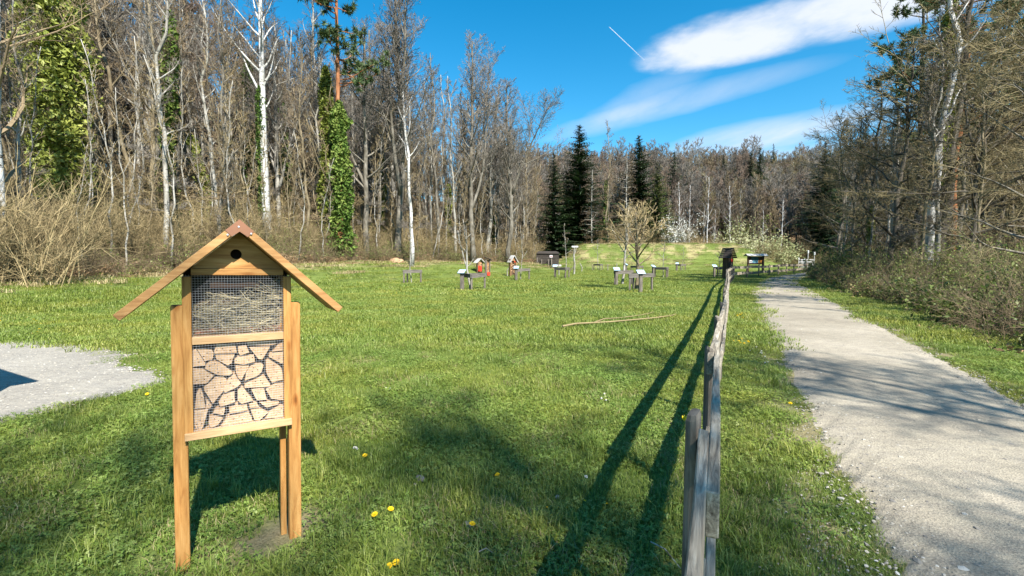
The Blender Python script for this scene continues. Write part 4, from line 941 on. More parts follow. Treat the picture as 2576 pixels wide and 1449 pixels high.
def from_bm(name, bm, mats, parent, bevel=0):
    me = bpy.data.meshes.new(name); bm.to_mesh(me); bm.free()
    for m in mats: me.materials.append(M[m])
    return put(name, me, parent, bevel)
LOGS = [[(572, 870), (598, 862), (655, 950), (658, 966), (575, 976)], [(605, 865), (700, 868), (710, 888), (703, 928), (655, 940)], [(735, 828), (850, 838), (858, 885), (718, 893), (712, 880)],
 [(866, 845), (918, 838), (938, 883), (880, 903), (870, 890)], [(918, 812), (1105, 806), (1110, 832), (1060, 840), (930, 838)], [(937, 852), (1070, 848), (1020, 930), (995, 925)], [(1160, 815), (1160, 872), (1084, 880), (1122, 832)],
 [(1062, 890), (1160, 880), (1160, 948), (1140, 953), (1060, 910)], [(722, 902), (843, 898), (826, 950), (800, 966), (727, 925)], [(842, 930), (872, 912), (966, 900), (973, 943), (900, 960), (842, 953)],
 [(662, 960), (690, 938), (745, 943), (833, 1013), (810, 1027), (740, 1027), (655, 985)], [(850, 968), (936, 968), (931, 985), (888, 1060), (868, 1048), (852, 1010)], [(948, 967), (1010, 952), (1028, 965), (1013, 1010), (988, 1033), (908, 1063), (918, 1010)],
 [(1043, 937), (1062, 927), (1125, 967), (1143, 985), (1153, 1058), (1082, 1077), (1045, 1010)], [(577, 985), (640, 987), (712, 1030), (665, 1083), (580, 1088)], [(682, 1080), (720, 1042), (768, 1034), (796, 1060), (768, 1138), (705, 1213), (652, 1130), (648, 1105)],
 [(803, 1050), (845, 1018), (885, 1080), (858, 1103), (782, 1138), (772, 1122)], [(908, 1085), (1030, 1028), (1070, 1085), (1068, 1103), (908, 1110)], [(615, 1120), (632, 1120), (648, 1165), (658, 1238), (592, 1243), (600, 1150)], [(658, 1170), (698, 1217), (690, 1238), (670, 1238)],
 [(742, 1200), (772, 1152), (843, 1132), (846, 1198), (752, 1230)], [(864, 1125), (892, 1098), (962, 1188), (890, 1210), (864, 1190)], [(951, 1121), (1030, 1112), (1049, 1183), (985, 1187)], [(1043, 1120), (1100, 1083), (1160, 1077), (1160, 1188), (1077, 1178)],
 [(590, 1250), (676, 1245), (653, 1330), (635, 1383), (605, 1383), (590, 1345)], [(722, 1242), (783, 1237), (773, 1283), (707, 1270)], [(682, 1292), (705, 1287), (770, 1302), (740, 1343), (692, 1362), (678, 1330)], [(807, 1232), (923, 1217), (928, 1253), (812, 1273)],
 [(937, 1211), (985, 1202), (1001, 1233), (940, 1238)], [(1003, 1201), (1128, 1197), (1123, 1215), (1050, 1237)], [(947, 1252), (1005, 1242), (1057, 1265), (1000, 1318), (972, 1316)], [(1137, 1217), (1160, 1222), (1160, 1293), (1038, 1305), (1062, 1270)], [(757, 1350), (802, 1292), (933, 1263), (953, 1300), (953, 1323), (782, 1356)]]
def build_hotel():
    rng = np.random.default_rng(8)
    h = empty('insect_hotel', (MX, MY, 0)); h.rotation_euler = (Matrix.Rotation(PHI, 3, 'Z') @ Matrix.Rotation(LEAN, 3, 'Y')).to_euler()
    tag(h, 'new wooden insect hotel with gabled roof standing on two posts in the foreground', 'insect hotel')
    WB, WO = .2468, .2949; ZB, ZM1, ZM2, ZT = .678, 1.160, 1.199, 1.512
    for s in (-1, 1):
        p = MB().box((s * (WO - .031), .037, .675), (.062, .070, 1.37)).build('post', 'lumber_v', h, bevel=.003)
        b = MB().box((s * (WO - .031 - .052), .098, .66 + .0), (.030, .045, 1.32)).build('rear_post', 'lumber_v', h, bevel=.002) if s > 0 else None
        MB().box((s * (WB - .019), .052, (ZB + 1.505) / 2), (.038, .13, 1.505 - ZB)).build('stile', 'lumber_v', h, bevel=.002)
    fr = WB - .038
    MB().box((0, .045, ZB + .018), (2 * WB - .002, .152, .036)).build('bottom_rail', 'lumber_pale', h, bevel=.002)
    MB().box((0, .052, (ZM1 + ZM2) / 2), (2 * fr - .001, .128, ZM2 - ZM1)).build('shelf', 'lumber_pale', h, bevel=.002)
    MB().box((0, -.004, ZT + .017), (2 * fr - .001, .022, .033)).build('top_rail', 'lumber_h', h, bevel=.001)
    MB().box((0, .122, (ZB + 1.6) / 2), (2 * WB - .002, .012, 1.6 - ZB - .08)).build('back_panel', 'black', h)
    # gable board with its entrance hole
    za, ze, hs = 1.7926, 1.335, .497
    roofz = lambda x: za - (za - ze) * abs(x) / hs - .056
    hx = -.012; poly = [(-fr, ZT + .035), (fr, ZT + .035), (fr, roofz(fr)), (0, roofz(0)), (-fr, roofz(fr))]
    from_bm('gable_board', holed_prism(poly, [(hx, 1.622)], -.002, .02, .022, .026, 20, True), ['lumber_h'], h)
    g = MB(); g.prism([(-fr, ZT + .035), (fr, ZT + .035), (fr, roofz(fr)), (0, roofz(0)), (-fr, roofz(fr))], .10, .12); g.build('rear_gable_board', 'black', h)  # coloured black so the entrance hole reads as deep shade
    # roof boards, mitred at the ridge
    ang = math.atan2(za - ze, hs); Ls = math.hypot(hs, za - ze); th = .036
    for s in (-1, 1):
        nx_, nz_ = -math.sin(ang) * s * -1, math.cos(ang); inn = (0, za - th / math.cos(ang)); e1 = (s * hs, ze); e2 = (s * (hs - th * math.sin(ang)), ze - th * math.cos(ang))
        P = [(0, za), e1, e2, inn]; P = P if s < 0 else P[::-1]
        rb = MB(); rb.prism(P, -.125, .20); o = rb.build('roof_board', 'roof_wood', h, bevel=.002)
        # the grain runs down the slope: a thin felt strip covers the top
    # copper ridge cap
    cp = MB(); c = .085; th2 = .002
    for s in (-1, 1):
        d = np.array([s * math.cos(ang), -math.sin(ang)]); nrm = np.array([s * math.sin(ang), math.cos(ang)])
        a = np.array([0, za + th2 / math.cos(ang)]); b = a + d * c; P = [tuple(a), tuple(b), tuple(b - nrm * (th + .004)), (0, za - (th + .004) / math.cos(ang) - .004)]
        cp.prism(P if s < 0 else P[::-1], -.1285, -.1258)
        P2 = [tuple(a + nrm * .0), tuple(b), tuple(b - nrm * .0018), (0, za + .0003)]
        cp.prism(P2 if s < 0 else P2[::-1], -.1257, .204)
    cap = cp.build('ridge_cap', 'copper', h)
    for x, z in [(-.052, 1.716), (-.004, 1.758), (.05, 1.726)]:
        sc = MB(); sc.tube([(x, -.1286, z), (x, -.1325, z)], [.0052, .0040], 10); sc.build('screw', 'zinc', cap)
    # split logs with drilled holes
    for i, P in enumerate(LOGS):
        Q = [hotel_xz(a, b, 0.0) for a, b in P]; Q = [(min(max(x, -fr + .002), fr - .002), min(max(z, ZB + .038), ZM1 - .002)) for x, z in Q]
        # finer outline with small irregularities
        R = []; n = len(Q); c = np.mean(Q, axis=0)
        for k in range(n):
            a, b = np.array(Q[k]), np.array(Q[(k + 1) % n]); R.append(tuple(a)); L_ = np.hypot(*(b - a))
            if L_ > .03: R.append(tuple((a + b) / 2 + (c - (a + b) / 2) / (np.hypot(*(c - (a + b) / 2)) + 1e-6) * rng.uniform(-.0016, .002)))
        R = [(min(max(x, -fr + .002), fr - .002), min(max(z, ZB + .038), ZM1 - .002)) for x, z in R]
        ar = abs(sum(Q[k][0] * Q[(k + 1) % n][1] - Q[(k + 1) % n][0] * Q[k][1] for k in range(n))) / 2
        nh = max(1, min(4, int(ar / .0011))); holes = []; tries = 0
        while len(holes) < nh and tries < 200:
            tries += 1; lo = np.min(Q, axis=0); hi = np.max(Q, axis=0); p = rng.uniform(lo, hi)
            ins = in_poly(np.array([p[0] + dx for dx, _ in ((.008, 0), (-.008, 0), (0, 0), (0, 0))]), np.array([p[1] + dz for _, dz in ((0, 0), (0, 0), (0, .008), (0, -.008))]), R).all()
            if ins and all(np.hypot(*(p - q)) > .018 for q in holes): holes.append(p)
        y0 = .004 + rng.uniform(0, .012)
        from_bm('log', holed_prism(R, holes, y0, .112, .03, .0034, 6), ['log_end'], h)
    # hay in the upper compartment
    S = MB(); zb, zt = ZM2, ZT
    for i in range(900):
        x = rng.uniform(-fr + .01, fr - .01); top = zb + .22 + .06 * sm((x - .0) / .1) - .08 * sm((-x - .12) / .1); z = rng.uniform(zb + .01, zb + (top - zb) * (1 - .35 * rng.random() ** 2)); y = .010 + .075 * rng.random() ** 1.5
        a = rng.normal(0, .75) + (math.pi if rng.random() < .5 else 0); L_ = rng.uniform(.03, .12); d = np.array([math.cos(a), rng.normal(0, .15), math.sin(a) * .7]); p = np.array([x, y, z])
        q = np.array([p - d * L_ / 2, p + (0, 0, rng.normal(0, .006)), p + d * L_ / 2]); q[:, 0] = np.clip(q[:, 0], -fr + .003, fr - .003); q[:, 1] = np.clip(q[:, 1], .003, .11); q[:, 2] = np.clip(q[:, 2], zb + .002, zt - .01)
        r = rng.uniform(.0007, .0017); S.tube(q, [r, r, r * .7], 3, False, v=rng.random(), mi=0 if rng.random() < .28 else 1)
    o = S.build('hay', ['straw', 'straw2'], h); o['kind'] = 'stuff'
    for zc, x0, x1, m in [(1.456, -.13, .10, 'terracotta'), (1.215, -.2, .2, 'terracotta'), (1.36, -.19, .0, 'brown_wood')]:
        t = MB(); n = 10; P = [(x0 + (x1 - x0) * k / n, zc + .012 + .004 * math.sin(k)) for k in range(n + 1)] + [(x1 - (x1 - x0) * k / n, zc - .012) for k in range(n + 1)]
        t.prism(P, .07, .105); t.build('clay_tile' if m == 'terracotta' else 'bark_strip', m, h)
    # wire netting
    Wm = MB(); sp = .0127; y = -.0075; x = -WB + .004; r = .0004
    while x < WB: Wm.tube([(x, y, ZB + .004), (x + .001, y, (ZB + ZT) / 2), (x, y, ZT + .004)], [r] * 3, 4, False); x += sp
    z = ZB + .004
    while z < ZT + .004: Wm.tube([(-WB + .001, y - .001, z), (0, y - .001 , z + rng.normal(0, .0006)), (WB - .001, y - .001, z)], [r * 1.15] * 3, 4, False); z += sp
    o = Wm.build('wire_netting', 'zinc', h); o['kind'] = 'stuff'
build_hotel()

# ------------------------------------------------------------------ fences
def plank(p0, p1, h, t, off=0.0, warp=.012, rng=None, n=5, z0=None, end=.0):
    """a board on edge from p0 to p1 (x,y,ztop); returns its vertices in place"""
    mb = MB(); p0, p1 = np.array(p0, float), np.array(p1, float); d = p1 - p0; L_ = np.hypot(d[0], d[1]); e = d / np.linalg.norm(d); s = np.array([e[1], -e[0], 0]); s /= np.linalg.norm(s)
    V = []
    for i in range(n + 1):
        q = i / n; c = p0 + d * q + s * (off + rng.normal(0, warp * .35) * (0 < i < n)) + np.array([0, 0, rng.normal(0, warp * .5)]); hh = h * (1 + rng.normal(0, .05)); tt_ = t * (1 + rng.normal(0, .10)); w = rng.normal(0, .004)
        V += [c - s * tt_ / 2 + (0, 0, 0), c + s * tt_ / 2 + (0, 0, w), c + s * tt_ / 2 - (0, 0, hh), c - s * tt_ / 2 - (0, 0, hh)]
    f = [(0, 1, 2, 3), tuple(4 * n + k for k in (3, 2, 1, 0))] + [(4 * i + k, 4 * i + 4 + k, 4 * i + 4 + (k + 1) % 4, 4 * i + (k + 1) % 4) for i in range(n) for k in range(4)]
    # put the board's own axis along local y so that the grain follows it
    V = np.array(V); o = p0.copy(); a = math.atan2(-e[0], e[1]); R = rot('Z', -a); V = (V - o) @ R.T
    mb.add(V, f); return mb, o, a
def fpost(name, x, y, z, h, w, rng, parent, mat='grey_wood_z', tilt=.012):
    mb = MB(); k = 8; th = np.arange(k) * 2 * math.pi / k + rng.uniform(0, .8); r = w / 2; V = []
    for zz, sc in ((-.3, 1.05), (h * .5, 1.0), (h - .02, .97), (h, .78)):
        V += [(math.cos(a) * r * sc * (1.15 if i % 2 else .95), math.sin(a) * r * sc * (1.15 if i % 2 else .95), zz + (.012 * math.cos(a) if zz > h * .9 else 0)) for i, a in enumerate(th)]
    f = [(i * k + j, i * k + (j + 1) % k, (i + 1) * k + (j + 1) % k, (i + 1) * k + j) for i in range(3) for j in range(k)] + [tuple(3 * k + j for j in range(k))]
    mb.add(V, f); o = mb.build(name, mat, parent); o.location = (x, y, z); o.rotation_euler = (rng.normal(0, 1) * tilt, rng.normal(0, 1) * tilt, rng.uniform(0, 6)); return o
FLINE = [(-.75, -1.6), (-.02, .0), (.345, .87), (.94, 2.28), (1.38, 3.2), (2.45, 5.4), (3.80, 8.25), (5.35, 11.5), (7.9, 17), (11.2, 24.2), (17.4, 36.3)]
def fence_at(s):
    P = np.array(FLINE); d = np.r_[0, np.cumsum(np.hypot(*np.diff(P, axis=0).T))]; return np.array([np.interp(s, d, P[:, 0]), np.interp(s, d, P[:, 1])]), d[-1]
def build_fences():
    rng = np.random.default_rng(14); f = empty('rail_fence', (*fence_at(2.0)[0], 0)); base = np.array([*fence_at(2.0)[0], 0])
    tag(f, 'weathered grey two-rail wooden fence running from the foreground into the distance', 'fence')
    total = fence_at(0)[1]; d0 = 1.80; ss = [.3]; 
    # posts stand where the photograph shows their tops
    tops = [(1745, 1037), (1785, 873), (1805, 797), (1816, 761), (1823, 737)]; P = np.array(FLINE); dd = np.r_[0, np.cumsum(np.hypot(*np.diff(P, axis=0).T))]
    for u, v in tops:
        x, y = G(u, v, 1.03); k = np.argmin([(fence_at(t)[0][0] - x) ** 2 + (fence_at(t)[0][1] - y) ** 2 for t in np.arange(0, total, .02)]); ss.append(k * .02)
    exact = {i + 2: G(u, v, 1.03) for i, (u, v) in enumerate(tops)}
    ss = [ss[1] - 2.6, ss[1] - 1.3] + ss[1:]
    while ss[-1] < total - .8: ss.append(ss[-1] + 1.45)
    ss[-1] = total
    for i, s in enumerate(ss):
        if s < 0: continue
        p, _ = fence_at(s); q, _ = fence_at(min(s + .1, total)); q0, _ = fence_at(max(0, s - .1)); e = (q - q0) / np.hypot(*(q - q0)); lf = np.array([-e[1], e[0]]); x, y = p + lf * .044
        if i in exact: x, y = exact[i]
        fpost('post', x - base[0], y - base[1], Hs(x, y), 1.03, .052, rng, f, tilt=0 if i in exact else .012)
    def rail(s0, s1, zt, h, t, off, mat='grey_wood'):
        a, _ = fence_at(s0); b, _ = fence_at(s1); z0 = Hs(*a); z1 = Hs(*b)
        mb, o, ang = plank((a[0], a[1], zt + z0 + rng.normal(0, .004)), (b[0], b[1], zt + z1 + rng.normal(0, .004)), h, t, off, .007, rng, 6); r = mb.build('rail', mat, f, bevel=.004); r.location = (o - base).tolist(); r.rotation_euler = (0, 0, ang)
    s1 = ss[2]
    for zt, h in ((1.0, .13), (.52, .13)):
        def edge_rail(p, q, ext0, ext1, t):           # top left edge seen through two picture points, at rail height
            a, b = np.array(G(*p, 1.0)), np.array(G(*q, 1.0)); d = (b - a) / np.hypot(*(b - a)); a = a - d * ext0; b = b + d * ext1; r_ = np.array([d[1], -d[0]]) * t / 2; a, b = a + r_, b + r_
            mb, o, ang = plank((*a, zt), (*b, zt), h, t, 0, .005, rng, 6); r = mb.build('rail', 'grey_wood', f, bevel=.004); r.location = (o - base).tolist(); r.rotation_euler = (0, 0, ang)
        edge_rail((1720, 1449), (1759, 1075), 2.4, .0, .033); edge_rail((1777, 1200), (1797, 869), .08, .25, .034)
        i = 3
        while i < len(ss) - 1:
            j = min(i + 2, len(ss) - 1); rail(ss[i] - .12, min(ss[j] + .12, total), zt, h, .036, .014); i = j
    # the far fence beside the bend of the path
    rng = np.random.default_rng(15); A = np.array([17.45, 36.4]); Bp = np.array([gx(2042, 57.5), 57.5]); mid = np.array([gx(1960, 47), 46.0]); g = empty('plank_fence', (*A, Hs(*A)))
    tag(g, 'pale two-board plank fence along the bend of the path', 'fence'); L_ = np.hypot(*(Bp - A)); n = 9
    def pt(t): return (1 - t) ** 2 * A + 2 * t * (1 - t) * mid + t * t * Bp
    P = [pt(i / n) for i in range(n + 1)]; b0 = np.array([*A, Hs(*A)])
    for i, p in enumerate(P):
        dn = unit(np.array([*(pt(min(1, i / n + .05)) - pt(max(0, i / n - .05))), 0])); q = p + np.array([-dn[1], dn[0]]) * .09
        fpost('post', q[0] - b0[0], q[1] - b0[1], Hs(*q) - b0[2], 1.02 + rng.uniform(-.04, .06), .11, rng, g)
    for i in range(n):
        for zt, h in ((.98, .21), (.50, .21)):
            a, b = P[i], P[i + 1]; d = unit(np.array([*(b - a), 0]))[:2]; a = a - d * .0; b = b - d * .012
            mb, o, ang = plank((*a, Hs(*a) + zt + rng.normal(0, .015)), (*b, Hs(*b) + zt + rng.normal(0, .015)), h, .032, 0, .006, rng, 4); r = mb.build('plank', 'grey_wood', g, bevel=.004); r.location = (o - b0).tolist(); r.rotation_euler = (0, 0, ang)
    x, y = G(1712, 1052, .2); 
    tulip(x, y)
def tulip(x, y):
    e = empty('yellow_tulip', (x, y, Hs(x, y))); st = MB(); hgt = .18; st.tube([(0, 0, -.02), (.012, 0, hgt * .5), (.03, -.01, hgt)], [.003, .003, .003], 6); st.build('stem', 'stem', e)
    rng = np.random.default_rng(4)
    for k in range(5):
        a = k * 1.257; d = np.array([math.cos(a), math.sin(a), 0]); s = np.array([-d[1], d[0], 0]); c = np.array([.03, -.01, hgt])
        V = [c, c + d * .016 + s * .012 + (0, 0, .016), c + d * .020 + (0, 0, .046), c + d * .016 - s * .012 + (0, 0, .016)]; p = MB().add(V, [(0, 1, 2, 3)]).build('petal', 'yellow_plastic', e); m = p.modifiers.new('thick', 'SOLIDIFY'); m.thickness = .002
    for a in (.5, 2.8):
        d = np.array([math.cos(a), math.sin(a), 0]); s = np.array([-d[1], d[0], 0]); V = [(0, 0, 0), d * .03 + s * .012 + (0, 0, .05), d * .07 + (0, 0, .11), d * .03 - s * .012 + (0, 0, .05)]
        p = MB().add(V, [(0, 1, 2, 3)]).build('leaf', 'clover', e); m = p.modifiers.new('thick', 'SOLIDIFY'); m.thickness = .0015
    tag(e, 'single yellow tulip-like flower beside the nearest visible fence post', 'flower')
build_fences()

# ------------------------------------------------------------------ tree guards, sign pedestals, young trees
def guard_proto(seed, side=1.12, h=.86):
    rng = np.random.default_rng(seed); e = empty('tree_guard', (0, 0, 0)); C = [np.array([math.cos(a), math.sin(a)]) * side / math.sqrt(3) for a in (math.pi / 2, math.pi / 2 + 2.094, math.pi / 2 + 4.189)]
    for c in C: fpost('post', c[0], c[1], 0, h - .02, .10, rng, e)
    for i in range(3):
        a, b = C[i] * 1.16, C[(i + 1) % 3] * 1.16; d = (b - a) / np.hypot(*(b - a)); a = a + d * .02; b = b - d * .05
        mb, o, ang = plank((*a, h + rng.normal(0, .006)), (*b, h + rng.normal(0, .006)), .20, .035, 0, .004, rng, 2); r = mb.build('board', 'guard_wood', e, bevel=.004); r.location = o.tolist(); r.rotation_euler = (0, 0, ang)
    return e
def pedestal_proto(seed):
    rng = np.random.default_rng(seed); e = empty('sign_pedestal', (0, 0, 0)); MB().box((0, 0, .40), (.15, .15, 1.0)).build('post', 'grey_wood_z', e, bevel=.008)
    R = rot('X', math.radians(32)); MB().box((0, -.005, .95), (.34, .30, .03), R).build('backing_board', 'dark_wood', e); MB().box((0, -.018, .974), (.36, .32, .012), R).build('sign_plate', 'blue_plate', e, bevel=.002)
    return e
def place(o, x, y, rz, label, cat, group):
    o.location = (x, y, Hs(x, y)); o.rotation_euler = (0, 0, rz); return tag(o, label, cat, group)
def build_guards():
    g0 = guard_proto(1); p0 = pedestal_proto(2); gf = [True]; pf = [True]
    def gd(u, d, rz, lb): o = g0 if gf[0] else copy_tree(g0); gf[0] = False; place(o, gx(u, d), d, rz, lb, 'tree guard', 'wooden guards around the young trees')
    def pd(u, d, rz, lb): o = p0 if pf[0] else copy_tree(p0); pf[0] = False; place(o, gx(u, d), d, rz, lb, 'sign', 'pedestals with sloping signs')
    k = .632
    gd(1033, 30, .55, 'grey wooden tree guard farthest left on the meadow'); gd(1190, 23.6, 1.0, 'grey tree guard around the forked sapling left of the small insect houses')
    gd(1309, 34, .6, 'grey tree guard in front of the tall insect house'); gd(1417, 37.5, 1.2, 'grey tree guard beside the white T-shaped post')
    gd(1562, 28.2, .25, 'grey tree guard behind and left of the nearest one'); gd(1606, 23.0, .12, 'nearest grey tree guard with the spreading fruit tree inside')
    gd(1668, 39, 1.15, 'grey tree guard right of the two fruit trees'); gd(1712, 60, .7, 'small distant tree guard at the right foot of the mound')
    gd(1506, 61, 1.1, 'small distant tree guard at the left foot of the mound'); gd(1603, 47, .9, 'tree guard seen behind the two fruit trees'); gd(1812, 40, .3, 'tree guard left of the little dark hut')
    pd(1162, 23.2, -.35, 'sloping sign on a stout post left of the forked sapling'); pd(1299, 33.0, -.2, 'sloping sign in front of the tall insect house'); pd(1396, 38.5, -.15, 'sloping sign left of the white T-shaped post')
    pd(1551, 27.4, .05, 'blue sloping sign in front of the left fruit tree'); pd(1612, 21.4, .08, 'nearest sloping sign on a pale post in front of the spreading fruit tree'); pd(1643, 38.5, .6, 'sloping sign right of the two fruit trees')
    pd(1703, 58.5, -.2, 'tiny sloping sign at the right foot of the mound'); pd(1575, 50, .9, 'small sign post behind the left fruit tree'); pd(1797, 39, .1, 'sloping sign left of the little dark hut')
    # young trees
    def yt(seed, u, d, h, r, c0, sp, nl, lb, fork=0, lean=(0, 0), tw='twig_brown', bk='bark_pale', kids=(5, 3), elev=(.4, .9), name='young_tree', up=.06):
        T, C = bare_tree(seed, h, r, c0, sp, nl, up, kids, fork=fork, lean=lean, twig=.009, elev=elev, wander=.05, taper=.8); x = gx(u, d); e = empty(name, (x, d, Hs(x, d))); T.build('trunk', bk, e, True); C.build('crown', tw, e); return tag(e, lb, 'tree')
    yt(201, 1035, 30, 4.2, .04, .35, .7, 8, 'thin young tree in the guard farthest left', kids=(3, 2)); 
    yt(202, 1184, 23.6, 3.6, .06, .30, 1.3, 6, 'forked pale sapling in the guard left of the small insect houses', fork=1, lean=(-.10, 0), kids=(4, 2), elev=(.3, .8))
    yt(203, 1310, 34, 4.0, .035, .4, .7, 8, 'thin sapling in front of the tall insect house', kids=(3, 2)); yt(204, 1421, 37.5, 4.4, .04, .4, .7, 8, 'thin sapling beside the white T-shaped post', kids=(3, 2))
    yt(205, 1565, 28.4, 4.6, .085, .30, 1.7, 14, 'left of the two fruit trees with upright branches', kids=(6, 4), tw='twig_tan', elev=(.6, 1.1)); yt(206, 1603, 23.2, 3.9, .10, .26, 2.3, 14, 'spreading fruit tree in the nearest guard', fork=2, kids=(6, 4), tw='twig_tan', bk='bark_tan', elev=(.3, .9))
    yt(207, 1669, 39, 3.0, .04, .45, .9, 8, 'thin sapling in the guard right of the two fruit trees', kids=(4, 2)); yt(208, 1505, 61, 4.2, .05, .4, 1.2, 9, 'small sapling at the left foot of the mound', kids=(4, 2)); yt(209, 1811, 40.4, 2.0, .04, .15, 1.1, 8, 'low branching sapling left of the little dark hut', kids=(4, 2))
    yt(210, 1716, 60, 3.0, .03, .4, .7, 7, 'thin sapling at the right foot of the mound', kids=(3, 2))
    # plain stakes
    rng = np.random.default_rng(3)
    for u, d, h, lb in [(1463, 56, 1.0, 'short white stake right of the T-shaped post'), (1490, 60, .85, 'short dark stake left of the distant left guard'), (1529, 60, .85, 'leaning white stake right of the distant left guard'), (1552, 57, 1.0, 'leaning pale stake left of the left fruit tree'), (1276.5, 42.0, 1.0, 'pale stake beside the tall insect house'), (1406, 44, 1.1, 'thin pale stake between the shed and the sloping sign')]:
        x = gx(u, d); m = MB(); m.tube([(0, 0, -.2), (rng.normal(0, .03), 0, h * .5), (rng.normal(0, .08), 0, h)], [.055, .05, .045], 7); o = m.build('stake', 'bark_pale' if 'dark' not in lb else 'grey_wood_z'); o.location = (x, d, Hs(x, d)); tag(o, lb, 'stake', 'stakes on the meadow')
    # T-shaped post
    x, d = gx(1444, 46), 46; e = empty('perch_post', (x, d, Hs(x, d))); m = MB(); zt = topz(622, d) - Hs(x, d); m.tube([(0, 0, -.2), (.05, 0, zt * .4), (-.03, 0, zt * .7), (.0, 0, zt)], [.09, .085, .08, .07], 8); m.build('trunk', 'bark_pale', e)
    m = MB(); m.tube([(-.0, 0, zt * .72), (.13, 0, zt * .86), (.2, 0, zt)], [.05, .05, .045], 7); m.build('fork', 'bark_pale', e); MB().box((.06, 0, zt + .05), (.62, .16, .13)).build('crossbar', 'white', e, bevel=.01)
    m = MB(); m.tube([(-.45, 0, zt * .12), (-.02, 0, zt * .30)], [.05, .045], 6); m.build('brace', 'bark_grey', e); tag(e, 'white forked T-shaped perch post standing on the meadow', 'post')
build_guards()

# ------------------------------------------------------------------ small houses, shed, boards
def build_small():
    rng = np.random.default_rng(6)
    def gable_roof(e, w, dpt, z0, rise, mat, th=.05, over=.12, name='roof_board'):
        for s in (-1, 1):
            a = math.atan2(rise, w / 2); L_ = math.hypot(rise, w / 2) + over; m = MB(); c = np.array([s * L_ / 2 * math.cos(a), 0, z0 + rise - L_ / 2 * math.sin(a)]); m.box(c, (L_, dpt, th), rot('Y', s * a)); m.build(name, mat, e)
    def fill(e, x0, x1, z0, z1, y, n=14):
        for i in range(n):
            r = (x1 - x0) / 8; x = rng.uniform(x0 + r, x1 - r); z = rng.uniform(z0 + r, z1 - r); m = MB(); m.tube([(x, y, z), (x, y - .05, z)], [r * .8, r * .8], 7); m.build('log', ['log_end', 'lumber_pale', 'brown_wood'][i % 3], e)
    # first small insect house: pale pent roof and red panel
    def mini(u, d, vt, rz, name, lb): x = gx(u, d); e = empty(name, (x, d, Hs(x, d)), rz); tag(e, lb, 'insect house'); return e, topz(vt, d) - Hs(x, d)
    e, h = mini(1206, 43, 650, .7, 'insect_house', 'small insect house with pale sloping roof and red panel, leftmost of three')
    for x in (-.26, .26): MB().box((x, 0, h * .36), (.10, .12, h * .86)).build('post', 'brown_wood', e)
    MB().box((0, 0, h * .55), (.44, .16, h * .38)).build('box', 'orange_wood', e); gable_roof(e, .80, .55, h * .74, h * .26, 'pale_roof'); MB().box((.0, -.10, h * .30), (.36, .03, .50)).build('red_panel', 'red', e); fill(e, -.2, .2, h * .44, h * .7, -.08, 8)
    e, h = mini(1226, 41.5, 649, .45, 'insect_house', 'narrow dark-roofed insect tower with red panel at its foot, middle of three')
    MB().box((-.15, 0, h * .46), (.13, .16, h * .96)).build('side_board', 'grey_wood_z', e); MB().box((.22, 0, h * .46), (.07, .16, h * .90)).build('side_board', 'grey_wood_z', e); MB().box((.06, .05, h * .46), (.27, .05, h * .86)).build('back_panel', 'orange_wood', e); fill(e, -.07, .18, h * .3, h * .85, .02, 16)
    MB().box((.05, -.02, h * .97), (.62, .40, .05), rot('Y', .35)).build('roof_board', 'dark_wood', e); MB().box((.09, -.10, h * .14), (.26, .03, .30)).build('red_panel', 'red', e)
    e, h = mini(1290, 42, 641.5, .62, 'insect_house', 'tall insect house with pale pitched roof and filled front, rightmost of three')
    for x in (-.30, .30): MB().box((x, 0, h * .4), (.09, .24, h * .82)).build('side_board', 'orange_wood', e)
    MB().box((0, .08, h * .42), (.50, .05, h * .7)).build('back_panel', 'brown_wood', e); fill(e, -.25, .25, h * .1, h * .68, .03, 26); MB().prism([(-.3, h * .72), (.3, h * .72), (0, h * .95)], -.10, .1).build('gable_board', 'orange_wood', e); gable_roof(e, .74, .55, h * .70, h * .28, 'pale_roof'); MB().box((.12, -.14, h * .68), (.12, .02, .10)).build('red_panel', 'red', e)
    # dark plank shed
    d = 57.; x = gx(1377, d); zb = Hs(x, d); e = empty('plank_shed', (x, d, zb), -.05); tag(e, 'low dark plank shed standing before the conifers', 'shed'); W, hh = 2.75, topz(632, d) - zb
    for i in range(9):
        z = .18 + (hh - .45) * i / 8.6; w = W + rng.uniform(-.04, .04); MB().box((0, 0, z + .08), (w, 1.2 + rng.uniform(-.02, .04), (hh - .45) / 8.6 - .012)).build('plank', 'dark_wood', e)
    for i in range(4): MB().box((rng.normal(0, .03), -.62 + .22 * i + .05, hh - .26 + .06 * i), (W * (.99 - .05 * i), .30, .05), rot('X', .42)).build('roof_plank', 'dark_wood', e)
    for px_, hp in ((-1.25, 1.1), (-.72, .9), (.1, .9), (.48, 1.0)): MB().box((px_, -.80, hp / 2 - .05), (.13, .10, hp)).build('post', 'grey_wood_z', e)
    sg = MB().box((.42, -.66, 1.2), (.34, .03, .26)).build('notice', 'white', e); MB().box((.42, -.68, 1.2), (.26, .01, .10)).build('print', 'red', sg)
    MB().box((1.25, -.75, .10), (.8, .25, .2)).build('step', 'pale_roof', e)
    # little dark hut at the corner of the fence
    d = 36.6; x = gx(1833, d); e = empty('little_hut', (x, d, Hs(x, d)), .55); h = topz(624, d) - Hs(x, d); tag(e, 'little dark wooden hut with shingled pointed roof behind the fence', 'hut')
    MB().box((0, .1, h * .36), (.62, .5, h * .72)).build('wall', 'brown_wood', e); MB().prism([(-.31, h * .72), (.31, h * .72), (0, h * .95)], -.14, .34).build('gable_board', 'brown_wood', e)
    for s in (-1, 1):
        a = math.atan2(h * .32, .48); 
        for k in range(5):
            q = (k + .5) / 5; MB().box((s * .50 * q, .1, h - .34 * h * q + .015), (.16, .95, .03), rot('Y', s * (a - .12))).build('shingle_row', 'dark_wood', e)
